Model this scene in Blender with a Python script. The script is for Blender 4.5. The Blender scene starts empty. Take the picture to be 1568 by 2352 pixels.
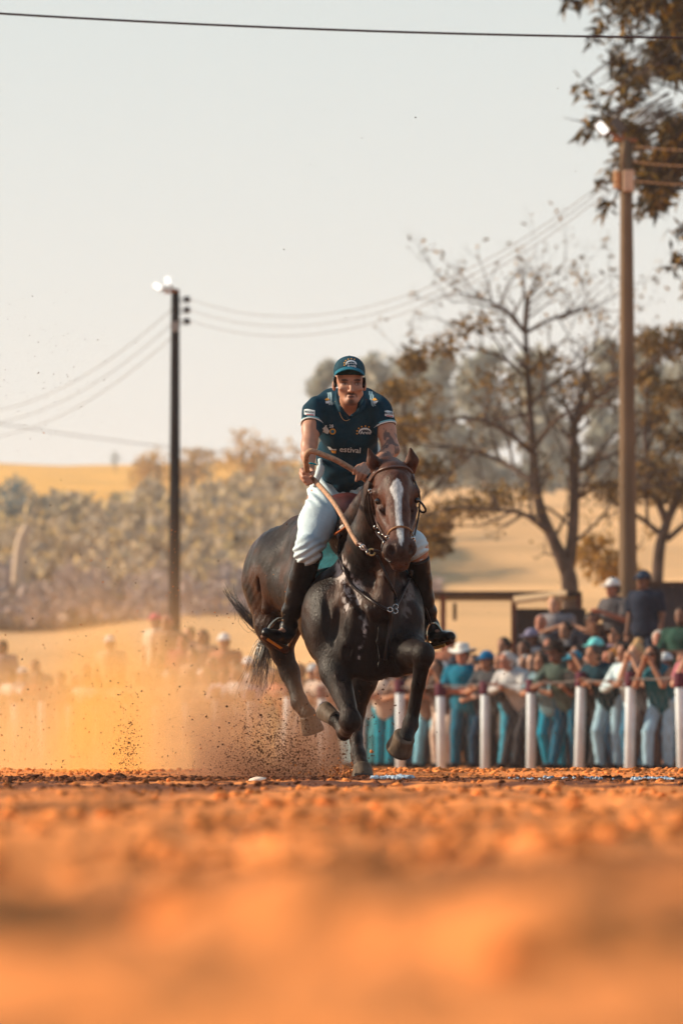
import bpy, math, random
import numpy as np
from mathutils import Vector, Matrix
from mathutils.bvhtree import BVHTree

# ------------------------------------------------------------------ camera, sky, sun, exposure
scene = bpy.context.scene
COL = scene.collection
CAM_Z, PITCH, FPX = 0.15, math.atan(549.0 / 13066.0), 13066.0
cam_data = bpy.data.cameras.new('camera')
cam = bpy.data.objects.new('camera', cam_data); COL.objects.link(cam)
cam.location = (0, 0, CAM_Z)
cam.rotation_euler = (math.radians(90) + PITCH, 0, 0)
cam_data.sensor_fit = 'VERTICAL'; cam_data.sensor_height = 36.0; cam_data.sensor_width = 24.0
cam_data.lens = 200.0
cam_data.clip_start = 0.3; cam_data.clip_end = 6000
cam_data.dof.use_dof = True
cam_data.dof.focus_distance = 30.0
cam_data.dof.aperture_fstop = 4.7
scene.camera = cam

SUN_EL, SUN_BACK = 25.0, 12.0            # elevation; degrees behind the left axis
el, bk = math.radians(SUN_EL), math.radians(SUN_BACK)
sun_dir = Vector((-math.cos(el) * math.cos(bk), math.cos(el) * math.sin(bk), math.sin(el)))   # towards the sun
world = bpy.data.worlds.new("World"); scene.world = world
world.use_nodes = True
wn, wl = world.node_tree.nodes, world.node_tree.links
wn.clear()
w_out = wn.new('ShaderNodeOutputWorld'); w_bg = wn.new('ShaderNodeBackground')
sky = wn.new('ShaderNodeTexSky'); sky.sky_type = 'NISHITA'; sky.sun_disc = False
sky.sun_elevation = el; sky.sun_rotation = math.atan2(sun_dir.x, sun_dir.y)
sky.dust_density = 3.0; sky.air_density = 1.0; sky.ozone_density = 1.0
w_mix = wn.new('ShaderNodeMix'); w_mix.data_type = 'RGBA'; w_mix.inputs[0].default_value = 0.85
# pale veil over the blue low down; darkened higher up to cut fill light
w_tc = wn.new('ShaderNodeTexCoord'); w_sep = wn.new('ShaderNodeSeparateXYZ'); w_ramp = wn.new('ShaderNodeValToRGB')
wl.new(w_tc.outputs['Generated'], w_sep.inputs[0]); wl.new(w_sep.outputs['Z'], w_ramp.inputs[0])
w_ramp.color_ramp.elements[0].position = 0.0; w_ramp.color_ramp.elements[0].color = (0.94, 0.87, 0.81, 1)
w_ramp.color_ramp.elements[1].position = 0.13; w_ramp.color_ramp.elements[1].color = (0.685, 0.735, 0.715, 1)
e2 = w_ramp.color_ramp.elements.new(0.27); e2.color = (0.34, 0.46, 0.54, 1)
e3 = w_ramp.color_ramp.elements.new(1.0); e3.color = (0.11, 0.25, 0.40, 1)
w_scl = wn.new('ShaderNodeVectorMath'); w_scl.operation = 'SCALE'; w_scl.inputs['Scale'].default_value = 8.0
wl.new(w_ramp.outputs[0], w_scl.inputs[0])
wl.new(sky.outputs[0], w_mix.inputs[6]); wl.new(w_scl.outputs[0], w_mix.inputs[7])
wl.new(w_mix.outputs[2], w_bg.inputs['Color']); w_bg.inputs['Strength'].default_value = 0.1
wl.new(w_bg.outputs[0], w_out.inputs['Surface'])

sun_data = bpy.data.lights.new('sun', 'SUN'); sun_data.energy = 5.0; sun_data.angle = math.radians(0.5)
sun_data.color = (1.0, 0.82, 0.60)
sun = bpy.data.objects.new('sun', sun_data); COL.objects.link(sun)
sun.rotation_euler = sun_dir.to_track_quat('Z', 'Y').to_euler()
sun.location = (0, 0, 60)

scene.view_settings.view_transform = 'Standard'; scene.view_settings.look = 'None'
scene.view_settings.gamma = 1.0; scene.view_settings.use_curve_mapping = False
scene.view_settings.exposure = 0.47
scene.render.engine = 'CYCLES'
cy = scene.cycles
cy.max_bounces = 6; cy.diffuse_bounces = 3; cy.glossy_bounces = 3; cy.transmission_bounces = 4
cy.transparent_max_bounces = 12; cy.volume_bounces = 3
cy.volume_step_rate = 1.0; cy.volume_max_steps = 96
cy.use_denoising = True; cy.use_adaptive_sampling = True; cy.adaptive_threshold = 0.02
cy.caustics_reflective = False; cy.caustics_refractive = False
cy.sample_clamp_indirect = 4.0

# ------------------------------------------------------------------ helpers
rng = np.random.default_rng(7); R = random.Random(11)
CT, ST = math.cos(PITCH), math.sin(PITCH)

def W(px, py, Y):
    """the place at distance Y that stands at (px, py) of the 1568 x 2352 picture"""
    u, v = px - 784.0, 1176.0 - py
    d = (u, FPX * CT - v * ST, FPX * ST + v * CT)
    t = Y / d[1]
    return np.array([d[0] * t, Y, CAM_Z + d[2] * t])

def vnoise(p, seed=0):
    p = np.asarray(p, dtype=np.float64); i = np.floor(p).astype(np.int64); f = p - i
    f = f * f * (3 - 2 * f)
    def h(a, b, c):
        n = (a * 374761393 + b * 668265263 + c * 2147483647 + seed * 1274126177) & 0xffffffff
        n = ((n ^ (n >> 13)) * 1274126177) & 0xffffffff
        return ((n ^ (n >> 16)) & 0xffff) / 32767.5 - 1.0
    x, y, z = i[..., 0], i[..., 1], i[..., 2]; fx, fy, fz = f[..., 0], f[..., 1], f[..., 2]
    L = lambda a, b, t: a + (b - a) * t
    return L(L(L(h(x, y, z), h(x+1, y, z), fx), L(h(x, y+1, z), h(x+1, y+1, z), fx), fy),
             L(L(h(x, y, z+1), h(x+1, y, z+1), fx), L(h(x, y+1, z+1), h(x+1, y+1, z+1), fx), fy), fz)

def fbm(p, octaves=4, seed=0, gain=0.5):
    p = np.asarray(p, dtype=np.float64); a, s, t = 1.0, 0.0, 0.0
    for o in range(octaves):
        s = s + a * vnoise(p * (2.0 ** o) + 17.3 * o, seed + o); t += a; a *= gain
    return s / t

def smooth01(x, a, b):
    t = np.clip((x - a) / (b - a), 0, 1); return t * t * (3 - 2 * t)

def new_mesh(name, verts, faces, smooth=True, cols=None):
    """faces: (N,3) or (N,4) int array, or a list of such arrays"""
    me = bpy.data.meshes.new(name)
    verts = np.asarray(verts, dtype=np.float32).reshape(-1, 3)
    fl = [np.asarray(f, dtype=np.int32) for f in (faces if isinstance(faces, list) else [faces]) if len(f)]
    me.vertices.add(len(verts)); me.vertices.foreach_set('co', verts.ravel())
    n = sum(f.size for f in fl); me.loops.add(n)
    me.loops.foreach_set('vertex_index', np.concatenate([f.ravel() for f in fl]))
    npoly = sum(len(f) for f in fl); me.polygons.add(npoly)
    tot = np.concatenate([np.full(len(f), f.shape[1], dtype=np.int32) for f in fl])
    me.polygons.foreach_set('loop_start', np.concatenate([[0], np.cumsum(tot)[:-1]]).astype(np.int32))
    me.polygons.foreach_set('loop_total', tot)
    me.polygons.foreach_set('use_smooth', np.full(npoly, smooth, dtype=bool))
    me.update(calc_edges=True)
    if cols is not None:
        ca = me.color_attributes.new('Col', 'FLOAT_COLOR', 'POINT')
        c = np.ones((len(verts), 4), dtype=np.float32); c[:, :3] = cols
        ca.data.foreach_set('color', c.ravel())
    return me

def obj(name, me, mat=None, parent=None, loc=None):
    o = bpy.data.objects.new(name, me); COL.objects.link(o)
    if mat is not None and not len(me.materials): me.materials.append(mat)
    if parent is not None: o.parent = parent
    if loc is not None: o.location = loc
    return o

def tag(o, label=None, cat=None, group=None, kind=None):
    if label: o['label'] = label
    if cat: o['category'] = cat
    if group: o['group'] = group
    if kind: o['kind'] = kind
    return o

def empty(name, loc, label, cat, group=None, rz=0.0):
    o = bpy.data.objects.new(name, None); COL.objects.link(o)
    o.location = loc; o.rotation_euler = (0, 0, rz); o.empty_display_size = 0.2
    return tag(o, label, cat, group)

def mat(name, color=(0.5, 0.5, 0.5), rough=0.8, vary=0.0, vscale=8.0, color2=None, bump=0.0, bscale=60.0, metal=0.0,
        vcol=False, sheen=0.0, spec=0.12, emit=None, estr=1.0, trans=0.0, alpha=None, stretch=None):
    m = bpy.data.materials.new(name); m.use_nodes = True
    nt = m.node_tree; N, L = nt.nodes, nt.links
    b = N['Principled BSDF']; b.inputs['Roughness'].default_value = rough; b.inputs['Metallic'].default_value = metal
    b.inputs['Specular IOR Level'].default_value = spec
    if sheen: b.inputs['Sheen Weight'].default_value = sheen
    b.inputs['Base Color'].default_value = (*color, 1)
    tc = N.new('ShaderNodeTexCoord'); src = tc.outputs['Object']
    if stretch:
        mp = N.new('ShaderNodeMapping'); mp.inputs['Scale'].default_value = stretch; L.new(src, mp.inputs[0]); src = mp.outputs[0]
    base = None
    if vcol:
        a = N.new('ShaderNodeVertexColor'); a.layer_name = 'Col'; base = a.outputs['Color']
    if vary or color2:
        n = N.new('ShaderNodeTexNoise'); n.inputs['Scale'].default_value = vscale; n.inputs['Detail'].default_value = 6
        L.new(src, n.inputs['Vector'])
        r = N.new('ShaderNodeValToRGB'); r.color_ramp.elements[0].position = 0.35; r.color_ramp.elements[1].position = 0.65
        c2 = color2 or tuple(c * (1 - vary) for c in color); c1 = color if color2 else tuple(min(1, c * (1 + vary)) for c in color)
        if vcol: c1, c2 = (1 + vary * .5,) * 3, (1 - vary,) * 3
        r.color_ramp.elements[0].color = (*c2, 1); r.color_ramp.elements[1].color = (*c1, 1)
        L.new(n.outputs['Fac'], r.inputs[0])
        if base is not None:
            mx = N.new('ShaderNodeMix'); mx.data_type = 'RGBA'; mx.blend_type = 'MULTIPLY'; mx.inputs[0].default_value = 1
            L.new(base, mx.inputs[6]); L.new(r.outputs[0], mx.inputs[7]); base = mx.outputs[2]
        else: base = r.outputs[0]
    if base is not None: L.new(base, b.inputs['Base Color'])
    if bump:
        n = N.new('ShaderNodeTexNoise'); n.inputs['Scale'].default_value = bscale; n.inputs['Detail'].default_value = 5
        L.new(src, n.inputs['Vector'])
        bp = N.new('ShaderNodeBump'); bp.inputs['Strength'].default_value = min(1, bump); bp.inputs['Distance'].default_value = 0.01 * max(1, bump)
        L.new(n.outputs['Fac'], bp.inputs['Height']); L.new(bp.outputs[0], b.inputs['Normal'])
    if emit is not None:
        b.inputs['Emission Color'].default_value = (*emit, 1); b.inputs['Emission Strength'].default_value = estr
    if trans: b.inputs['Transmission Weight'].default_value = trans
    return m

# ---- signed-distance sculpting on a voxel grid, so that a body comes out as one continuous surface
class Sculpt:
    def __init__(s, lo, hi, vox):
        s.lo = np.array(lo, float); s.vox = vox
        s.n = np.ceil((np.array(hi) - s.lo) / vox).astype(int) + 1
        s.F = np.full(s.n, 0.5, dtype=np.float32)
    def _sub(s, lo, hi, pad):
        a = np.clip(np.floor((np.array(lo) - pad - s.lo) / s.vox).astype(int), 0, s.n)
        b = np.clip(np.ceil((np.array(hi) + pad - s.lo) / s.vox).astype(int) + 1, 0, s.n)
        if (b <= a).any(): return None, None
        ax = [s.lo[i] + s.vox * np.arange(a[i], b[i], dtype=np.float32) for i in range(3)]
        P = np.stack(np.meshgrid(*ax, indexing='ij'), -1).astype(np.float32)
        return tuple(slice(a[i], b[i]) for i in range(3)), P
    def _put(s, sl, d, k, mode):
        F = s.F[sl]
        if mode == 'add':
            if k > 0:
                h = np.maximum(k - np.abs(F - d), 0) / k; s.F[sl] = np.minimum(F, d) - h * h * k * 0.25
            else: s.F[sl] = np.minimum(F, d)
        elif mode == 'cut':
            d = -d
            if k > 0:
                h = np.maximum(k - np.abs(F - d), 0) / k; s.F[sl] = np.maximum(F, d) + h * h * k * 0.25
            else: s.F[sl] = np.maximum(F, d)
    def cap(s, a, b, ra, rb, k=0.02, mode='add', flat=None, n=None):
        a, b = np.array(a, float), np.array(b, float); r = max(ra, rb)
        sl, P = s._sub(np.minimum(a, b) - r, np.maximum(a, b) + r, k + 3 * s.vox)
        if sl is None: return
        ab = (b - a).astype(np.float32); L = max(float(ab @ ab), 1e-9)
        q = P - a.astype(np.float32); h = np.clip((q @ ab) / L, 0, 1)
        q = q - h[..., None] * ab; rr = ra + (rb - ra) * h
        if flat:
            n = np.array(n, np.float32); n /= np.linalg.norm(n)
            q = q + (q @ n)[..., None] * n * (1 / flat - 1)
            d = (np.sqrt((q * q).sum(-1)) - rr) * min(1, flat) ** 0.5
        else: d = np.sqrt((q * q).sum(-1)) - rr
        s._put(sl, d, k, mode)
    def chain(s, pts, k=0.02, **kw):
        for (a, ra), (b, rb) in zip(pts[:-1], pts[1:]): s.cap(a, b, ra, rb, k, **kw)
    def ell(s, c, r, k=0.02, rot=None, mode='add'):
        c, r = np.array(c, float), np.array(r, np.float32); m = float(r.max()) if rot is not None else r
        sl, P = s._sub(c - m, c + m, k + 3 * s.vox)
        if sl is None: return
        q = P - c.astype(np.float32)
        if rot is not None: q = q @ np.array(rot, np.float32)
        k0 = np.sqrt(((q / r) ** 2).sum(-1)); k1 = np.sqrt(((q / (r * r)) ** 2).sum(-1)) + 1e-6
        s._put(sl, k0 * (k0 - 1) / k1, k, mode)
    def plane(s, p, n, k=0.0):
        """keep what lies against the normal n"""
        n = np.array(n, float); n /= np.linalg.norm(n)
        ax = [(s.lo[i] + s.vox * np.arange(s.n[i]) - p[i]) * n[i] for i in range(3)]
        d = (ax[0][:, None, None] + ax[1][None, :, None] + ax[2][None, None, :]).astype(np.float32)
        s.F = np.maximum(s.F, d)
    def grid_points(s):
        ax = [s.lo[i] + s.vox * np.arange(s.n[i], dtype=np.float32) for i in range(3)]
        return np.stack(np.meshgrid(*ax, indexing='ij'), -1)
    def ripple(s, amp, fn):
        """displace near the surface by fn(points) * amp"""
        m = np.abs(s.F) < 0.05; idx = np.argwhere(m)
        P = s.lo + s.vox * idx
        s.F[m] += (amp * fn(P)).astype(np.float32)
    def mesh(s, relax=1):
        F = s.F; S = F < 0
        n = np.array(F.shape)
        def cr(A, dx, dy, dz): return A[dx:n[0]-1+dx, dy:n[1]-1+dy, dz:n[2]-1+dz]
        cnt = sum(cr(S, i >> 2 & 1, i >> 1 & 1, i & 1).astype(np.int8) for i in range(8))
        act = (cnt > 0) & (cnt < 8); ids = np.full(act.shape, -1, np.int64)
        cell = np.argwhere(act); ids[act] = np.arange(len(cell))
        v = np.stack([F[cell[:, 0] + (i >> 2 & 1), cell[:, 1] + (i >> 1 & 1), cell[:, 2] + (i & 1)] for i in range(8)], 1)
        off = np.array([[i >> 2 & 1, i >> 1 & 1, i & 1] for i in range(8)], float)
        acc = np.zeros((len(cell), 3)); w = np.zeros(len(cell))
        for i in range(8):
            for b in (1, 2, 4):
                j = i | b
                if j == i: continue
                x = (v[:, i] < 0) != (v[:, j] < 0)
                t = v[x, i] / (v[x, i] - v[x, j])
                acc[x] += off[i] + (off[j] - off[i]) * t[:, None]; w[x] += 1
        V = s.lo + s.vox * (cell + acc / w[:, None])
        Q = []
        for axn in range(3):
            A = [slice(None)] * 3; B = [slice(None)] * 3; A[axn] = slice(0, -1); B[axn] = slice(1, None)
            s0, s1 = S[tuple(A)], S[tuple(B)]
            e = np.argwhere(s0 != s1); o1, o2 = (axn + 1) % 3, (axn + 2) % 3
            ok = (e[:, o1] > 0) & (e[:, o2] > 0) & (e[:, o1] < n[o1] - 1) & (e[:, o2] < n[o2] - 1); e = e[ok]
            ins = s0[tuple(e.T)]
            q = []
            for d1, d2 in ((-1, -1), (0, -1), (0, 0), (-1, 0)):
                g = e.copy(); g[:, o1] += d1; g[:, o2] += d2; q.append(ids[tuple(g.T)])
            q = np.stack(q, 1); q[~ins] = q[~ins][:, ::-1]; Q.append(q)
        Q = np.concatenate(Q); Q = Q[(Q >= 0).all(1)]
        for _ in range(relax):
            acc = np.zeros_like(V); w = np.zeros(len(V))
            for a in range(4):
                b = (a + 1) % 4
                np.add.at(acc, Q[:, a], V[Q[:, b]]); np.add.at(w, Q[:, a], 1)
            V = V * 0.5 + 0.5 * acc / np.maximum(w, 1)[:, None]
        return V, Q

# ---- tubes: a list of (points, radii) joined into one mesh
def tubes(items, sides=6, flat=None):
    VV, FF, base = [], [], 0
    ang = np.arange(sides) * 2 * math.pi / sides
    for pts, rad in items:
        P = np.asarray(pts, float); n = len(P); r = np.broadcast_to(np.asarray(rad, float), (n,))
        T = np.gradient(P, axis=0); T /= np.linalg.norm(T, axis=1)[:, None] + 1e-12
        up = np.array([0, 0, 1.0]) if abs(T[:, 2]).mean() < 0.8 else np.array([0, 1.0, 0])
        A = np.cross(T, up); A /= np.linalg.norm(A, axis=1)[:, None] + 1e-12; B = np.cross(T, A)
        fa = flat or 1.0
        ring = P[:, None] + r[:, None, None] * (np.cos(ang)[None, :, None] * A[:, None] * fa + np.sin(ang)[None, :, None] * B[:, None])
        VV.append(ring.reshape(-1, 3)); i = np.arange(n - 1)[:, None] * sides; j = np.arange(sides)[None]; j2 = (j + 1) % sides
        q = np.stack([i + j, i + j2, i + sides + j2, i + sides + j], -1).reshape(-1, 4) + base
        FF.append(q)
        VV.append(P[[0, -1]]); c0, c1 = base + n * sides, base + n * sides + 1
        jj = np.arange(sides); FF.append(np.stack([base + (jj + 1) % sides, base + jj, np.full(sides, c0), np.full(sides, c0)], 1)[:, :3])
        e = base + (n - 1) * sides; FF.append(np.stack([e + jj, e + (jj + 1) % sides, np.full(sides, c1)], 1))
        base += n * sides + 2
    quads = np.concatenate([f for f in FF if f.shape[1] == 4]); tris = np.concatenate([f for f in FF if f.shape[1] == 3])
    return np.concatenate(VV), [quads, tris]

def spline(pts, n=8):
    """Catmull-Rom through pts"""
    P = np.asarray(pts, float); P = np.vstack([2 * P[0] - P[1], P, 2 * P[-1] - P[-2]]); out = []
    for i in range(1, len(P) - 2):
        t = np.linspace(0, 1, n, endpoint=False)[:, None]
        a, b, c, d = P[i-1], P[i], P[i+1], P[i+2]
        out.append(0.5 * ((2*b) + (-a + c) * t + (2*a - 5*b + 4*c - d) * t**2 + (-a + 3*b - 3*c + d) * t**3))
    return np.vstack(out + [P[-2][None]])

def tube_obj(name, pts, r, m, parent=None, sides=8, n=6, flat=None):
    p = spline(pts, n) if n > 1 else np.asarray(pts, float)
    rr = r if np.isscalar(r) else np.interp(np.linspace(0, 1, len(p)), np.linspace(0, 1, len(r)), r)
    v, f = tubes([(p, rr)], sides, flat); return obj(name, new_mesh(name, v, f), m, parent)

def lathe(profile, sides=20, axis=(0, 0, 1), origin=(0, 0, 0), scale=(1, 1)):
    """profile: (radius, height) pairs along the axis"""
    z = Vector(axis).normalized(); q = z.to_track_quat('Z', 'Y').to_matrix()
    a = np.arange(sides) * 2 * math.pi / sides
    V = np.array([[r * math.cos(t) * scale[0], r * math.sin(t) * scale[1], h] for r, h in profile for t in a])
    n = len(profile); i = np.arange(n - 1)[:, None] * sides; j = np.arange(sides)[None]; j2 = (j + 1) % sides
    Q = np.stack([i + j, i + j2, i + sides + j2, i + sides + j], -1).reshape(-1, 4)
    V = V @ np.array(q).T + np.array(origin)
    return V, Q

def box(lo, hi):
    lo, hi = np.array(lo, float), np.array(hi, float)
    V = np.array([[(lo, hi)[i >> 2 & 1][0], (lo, hi)[i >> 1 & 1][1], (lo, hi)[i & 1][2]] for i in range(8)])
    Q = np.array([[0, 1, 3, 2], [4, 6, 7, 5], [0, 4, 5, 1], [2, 3, 7, 6], [0, 2, 6, 4], [1, 5, 7, 3]])
    return V, Q

def boxes(lst):
    VV, QQ, b = [], [], 0
    for lo, hi in lst:
        v, q = box(lo, hi); VV.append(v); QQ.append(q + b); b += 8
    return np.concatenate(VV), np.concatenate(QQ)

def bvh(V, Q): return BVHTree.FromPolygons([Vector(v) for v in V], [tuple(int(i) for i in q) for q in Q])

def on(tree, px, py, off=0.006, fallY=None):
    """the surface point of a built body that is seen at (px, py)"""
    o = Vector((0, 0, CAM_Z)); t = Vector(W(px, py, 30)) - o; t.normalize()
    h = tree.ray_cast(o, t, 60)
    if h[0] is None: return W(px, py, fallY) if fallY else None
    return np.array(h[0] + h[1] * off * 0.6 - t * off * 0.6)
# ------------------------------------------------------------------ terrain
FX0, FY0, FDX, FDY = 4.22, 70.6, -0.563, 1.85     # fence: first post and step from post to post
FU = np.array([FDX, FDY]) / math.hypot(FDX, FDY); FN = np.array([FU[1], -FU[0]])   # along; outwards (crowd side)

def behind_fence(x, y): return (x - FX0) * FN[0] + (y - FY0) * FN[1]

LEFT = ([60, 110, 200, 300, 380, 500, 650, 800, 1100, 3000], [1766, 1640, 1520, 1440, 1400, 1290, 1130, 1058, 1100, 1600])
RIGHT = ([60, 110, 150, 200, 300, 430, 560, 800, 1100, 3000], [1766, 1640, 1560, 1440, 1330, 1195, 1130, 1105, 1180, 1600])
def terrain(x, y):
    x = np.asarray(x, float); y = np.asarray(y, float)
    near = np.interp(y, [0, 31.5, 33.5, 35, 40, 60, 90, 200], [0, 0, 0.028, 0.028, -0.06, -0.1, -0.1, -0.1])
    near += 0.20 * np.clip(behind_fence(x, y) - 0.9, 0, 3.4) * smooth01(y, 55, 68)
    ys = np.maximum(y, 60)
    u = 784 + FPX * x / ys
    pl, pr = np.interp(y, *LEFT), np.interp(y, *RIGHT)
    p = pl + (pr - pl) * smooth01(u, 500, 1050)
    p = p - 48 * smooth01(u, 60, 460) * (1 - smooth01(u, 700, 1000)) * smooth01(y, 180, 290) * (1 - smooth01(y, 360, 500))
    p = p + 9 * smooth01(y, 500, 800) * np.sin(u * 0.0045 + 0.6) - 20 * smooth01(y, 500, 800) * smooth01(u, 0, -2500)
    far = CAM_Z + (1725 - p) * ys / FPX
    t = smooth01(y, 96, 135)
    return near * (1 - t) + far * t

def ground_bumps(x, y):
    p = np.stack([x, y, np.zeros_like(x)], -1)
    a = fbm(p * 1.7, 3, 3); b = 1 - np.abs(fbm(p * 5.0, 3, 9)) * 2; c = 1 - np.abs(fbm(p * 17.0, 3, 21)) * 2
    lump = np.clip(fbm(p * 2.6, 2, 33) - 0.12, 0, 1) * 0.15
    amp = np.interp(y, [2, 5, 12, 24, 30, 40, 60], [0.8, 1.0, 1.0, 0.8, 0.75, 0.6, 0.3])
    return amp * (0.014 * a + 0.012 * b + 0.008 * c + lump * np.interp(y, [3, 6, 10, 22, 27], [1.0, .6, .35, 0.3, 0.15]) + 0.045 * fbm(np.stack([x * 2.6, y * 1.5, x * 0], -1), 3, 71) * np.interp(y, [2, 4, 6.5, 12, 24], [1, 1, .45, .25, 0]) - 0.012)

def soil_colour(x, y):
    V = np.stack([x, y, x * 0], -1)
    damp_shade = smooth01(fbm(V * np.array([1.8, .9, 0]), 4, 5), -0.10, 0.18) * smooth01(y, 15.0, 23.5) * (1 - smooth01(y, 31.2, 32.4))  # dark patches and band: churned damp soil plus painted horse and ridge shade
    damp_shade = np.clip(damp_shade + 0.9 * smooth01(y + .5 * vnoise(V * 2.5, 6), 26.6, 27.6) * (1 - smooth01(y, 30.8, 31.8)), 0, 1)[:, None]
    n = fbm(V * 3.0, 3, 77)[:, None]
    dry = np.array([0.84, 0.275, 0.072]) * (1 + 0.16 * n) * (1 - 0.46 * smooth01(fbm(V * np.array([1.6, 1.1, 0]), 3, 61), .05, .45)[:, None])
    wet = np.array([0.14, 0.042, 0.017]) * (1 + 0.3 * n)  # colour of the churned soil with that shade painted in
    return dry * (1 - damp_shade) + wet * damp_shade

def build_ground():
    # the racing track in fine relief where the camera lies low over it
    ys = [1.6]
    while ys[-1] < 78:
        y = ys[-1]; ys.append(y + (0.018 if 26.5 < y < 36 else max(0.012, min(0.0042 * y, 0.11))))
    ys = np.array(ys); u = np.linspace(-1, 1, 330)
    half = np.maximum(0.11 * ys, 0.9)[:, None]
    X = u[None] * half; Y = np.broadcast_to(ys[:, None], X.shape).copy()
    Y = Y + 0.004 * np.sin(X * 30)
    Z = terrain(X, Y) + ground_bumps(X, Y) * smooth01(-behind_fence(X, Y), -3, -0.6)
    V = np.stack([X, Y, Z], -1).reshape(-1, 3); r, c = X.shape
    i = np.arange(r - 1)[:, None] * c + np.arange(c - 1)[None]
    Q = np.stack([i, i + 1, i + c + 1, i + c], -1).reshape(-1, 4)
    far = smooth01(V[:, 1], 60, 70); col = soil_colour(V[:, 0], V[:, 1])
    pale = np.array([0.55, 0.21, 0.08])
    col = col * (1 - far[:, None]) + pale * far[:, None]
    m = mat('red_earth', vcol=True, rough=0.95, vary=0.22, vscale=9, bump=0.8, bscale=70, spec=0.2)
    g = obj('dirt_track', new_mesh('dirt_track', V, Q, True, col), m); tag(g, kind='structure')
    # the land round about, out to the horizon
    ys = np.concatenate([np.linspace(-40, 0, 8), np.linspace(4, 96, 30), np.linspace(100, 400, 70), np.linspace(410, 900, 60), np.geomspace(930, 4500, 24)])
    u = np.linspace(-1, 1, 161); u = np.sign(u) * np.abs(u) ** 1.6
    half = np.maximum(np.abs(ys) * 0.7, 60)[:, None]
    X = u[None] * half; Y = np.broadcast_to(ys[:, None], X.shape)
    Z = terrain(X, Y) + fbm(np.stack([X, Y, X * 0], -1) * 0.03, 3, 8) * smooth01(Y, 110, 300) * 1.2
    Z = Z - np.where((np.abs(X) < np.maximum(0.10 * Y, 0.8)) & (Y > 0) & (Y < 80), 0.18, 0.03 * (Y < 100))
    V = np.stack([X, Y, Z], -1).reshape(-1, 3); r, c = X.shape
    i = np.arange(r - 1)[:, None] * c + np.arange(c - 1)[None]
    Q = np.stack([i, i + 1, i + c + 1, i + c], -1).reshape(-1, 4)
    n = fbm(V * np.array([0.02, 0.008, 0]), 4, 13)[:, None]; n2 = fbm(V * np.array([0.25, 0.05, 0]), 3, 14)[:, None]
    straw = np.array([0.74, 0.42, 0.185]) * (1 + 0.22 * n + 0.15 * n2); gold = np.array([0.78, 0.40, 0.085]) * (1 + 0.2 * n)
    t = smooth01(V[:, 1], 520, 640)[:, None] * (1 - smooth01(V[:, 0] / np.maximum(V[:, 1], 1), -0.01, 0.02))[:, None]
    grey = np.array([0.30, 0.24, 0.17])
    col = straw * (1 - t) + gold * t
    e = smooth01(V[:, 1], 85, 100)[:, None]; col = np.array([0.6, 0.22, 0.07]) * (1 - e) + col * e
    m = mat('dry_pasture', vcol=True, rough=0.95, vary=0.15, vscale=0.08, spec=0.1)
    g = obj('terrain', new_mesh('terrain', V, Q, True, col), m); tag(g, kind='structure')

build_ground()

def clod_mesh(name, items, mat_, seed=1, sub=1, smooth=False, tint=False):
    """items: (x, y, z, r) -> one mesh of uneven lumps"""
    import bmesh
    bm = bmesh.new(); bmesh.ops.create_icosphere(bm, subdivisions=sub, radius=1)
    B = np.array([v.co for v in bm.verts]); T = np.array([[v.index for v in f.verts] for f in bm.faces]); bm.free()
    it = np.asarray(items, float); n = len(it); g = np.random.default_rng(seed)
    Rr = g.normal(size=(n, 3, 3)); Rr, _ = np.linalg.qr(Rr)
    s = g.uniform(0.6, 1.25, (n, 1, 3)); jit = 1 + g.uniform(-0.30, 0.30, (n, len(B), 1))
    V = (B[None] * jit * s) @ Rr; V = V * it[:, None, 3:4] * np.array([1.1, 1, .72 if tint else 1]) + it[:, None, :3]
    F = T[None] + (np.arange(n) * len(B))[:, None, None]
    cols = None
    if tint:
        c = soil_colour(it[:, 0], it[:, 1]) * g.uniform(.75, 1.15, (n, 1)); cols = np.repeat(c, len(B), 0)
    return new_mesh(name, V.reshape(-1, 3), F.reshape(-1, 3), smooth, cols)
# ------------------------------------------------------------------ the horse
def P3(px, py, Y): return W(px, py, Y)
M = lambda px: px / 430.0        # picture pixels to metres about the horse

def pic(V):
    """the picture position of points, used to lay out markings, folds and painted face shade"""
    d = V - np.array([0, 0, CAM_Z]); f = d[:, 1] * CT + d[:, 2] * ST; u = -d[:, 1] * ST + d[:, 2] * CT
    return 784 + FPX * d[:, 0] / f, 1176 - FPX * u / f

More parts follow.
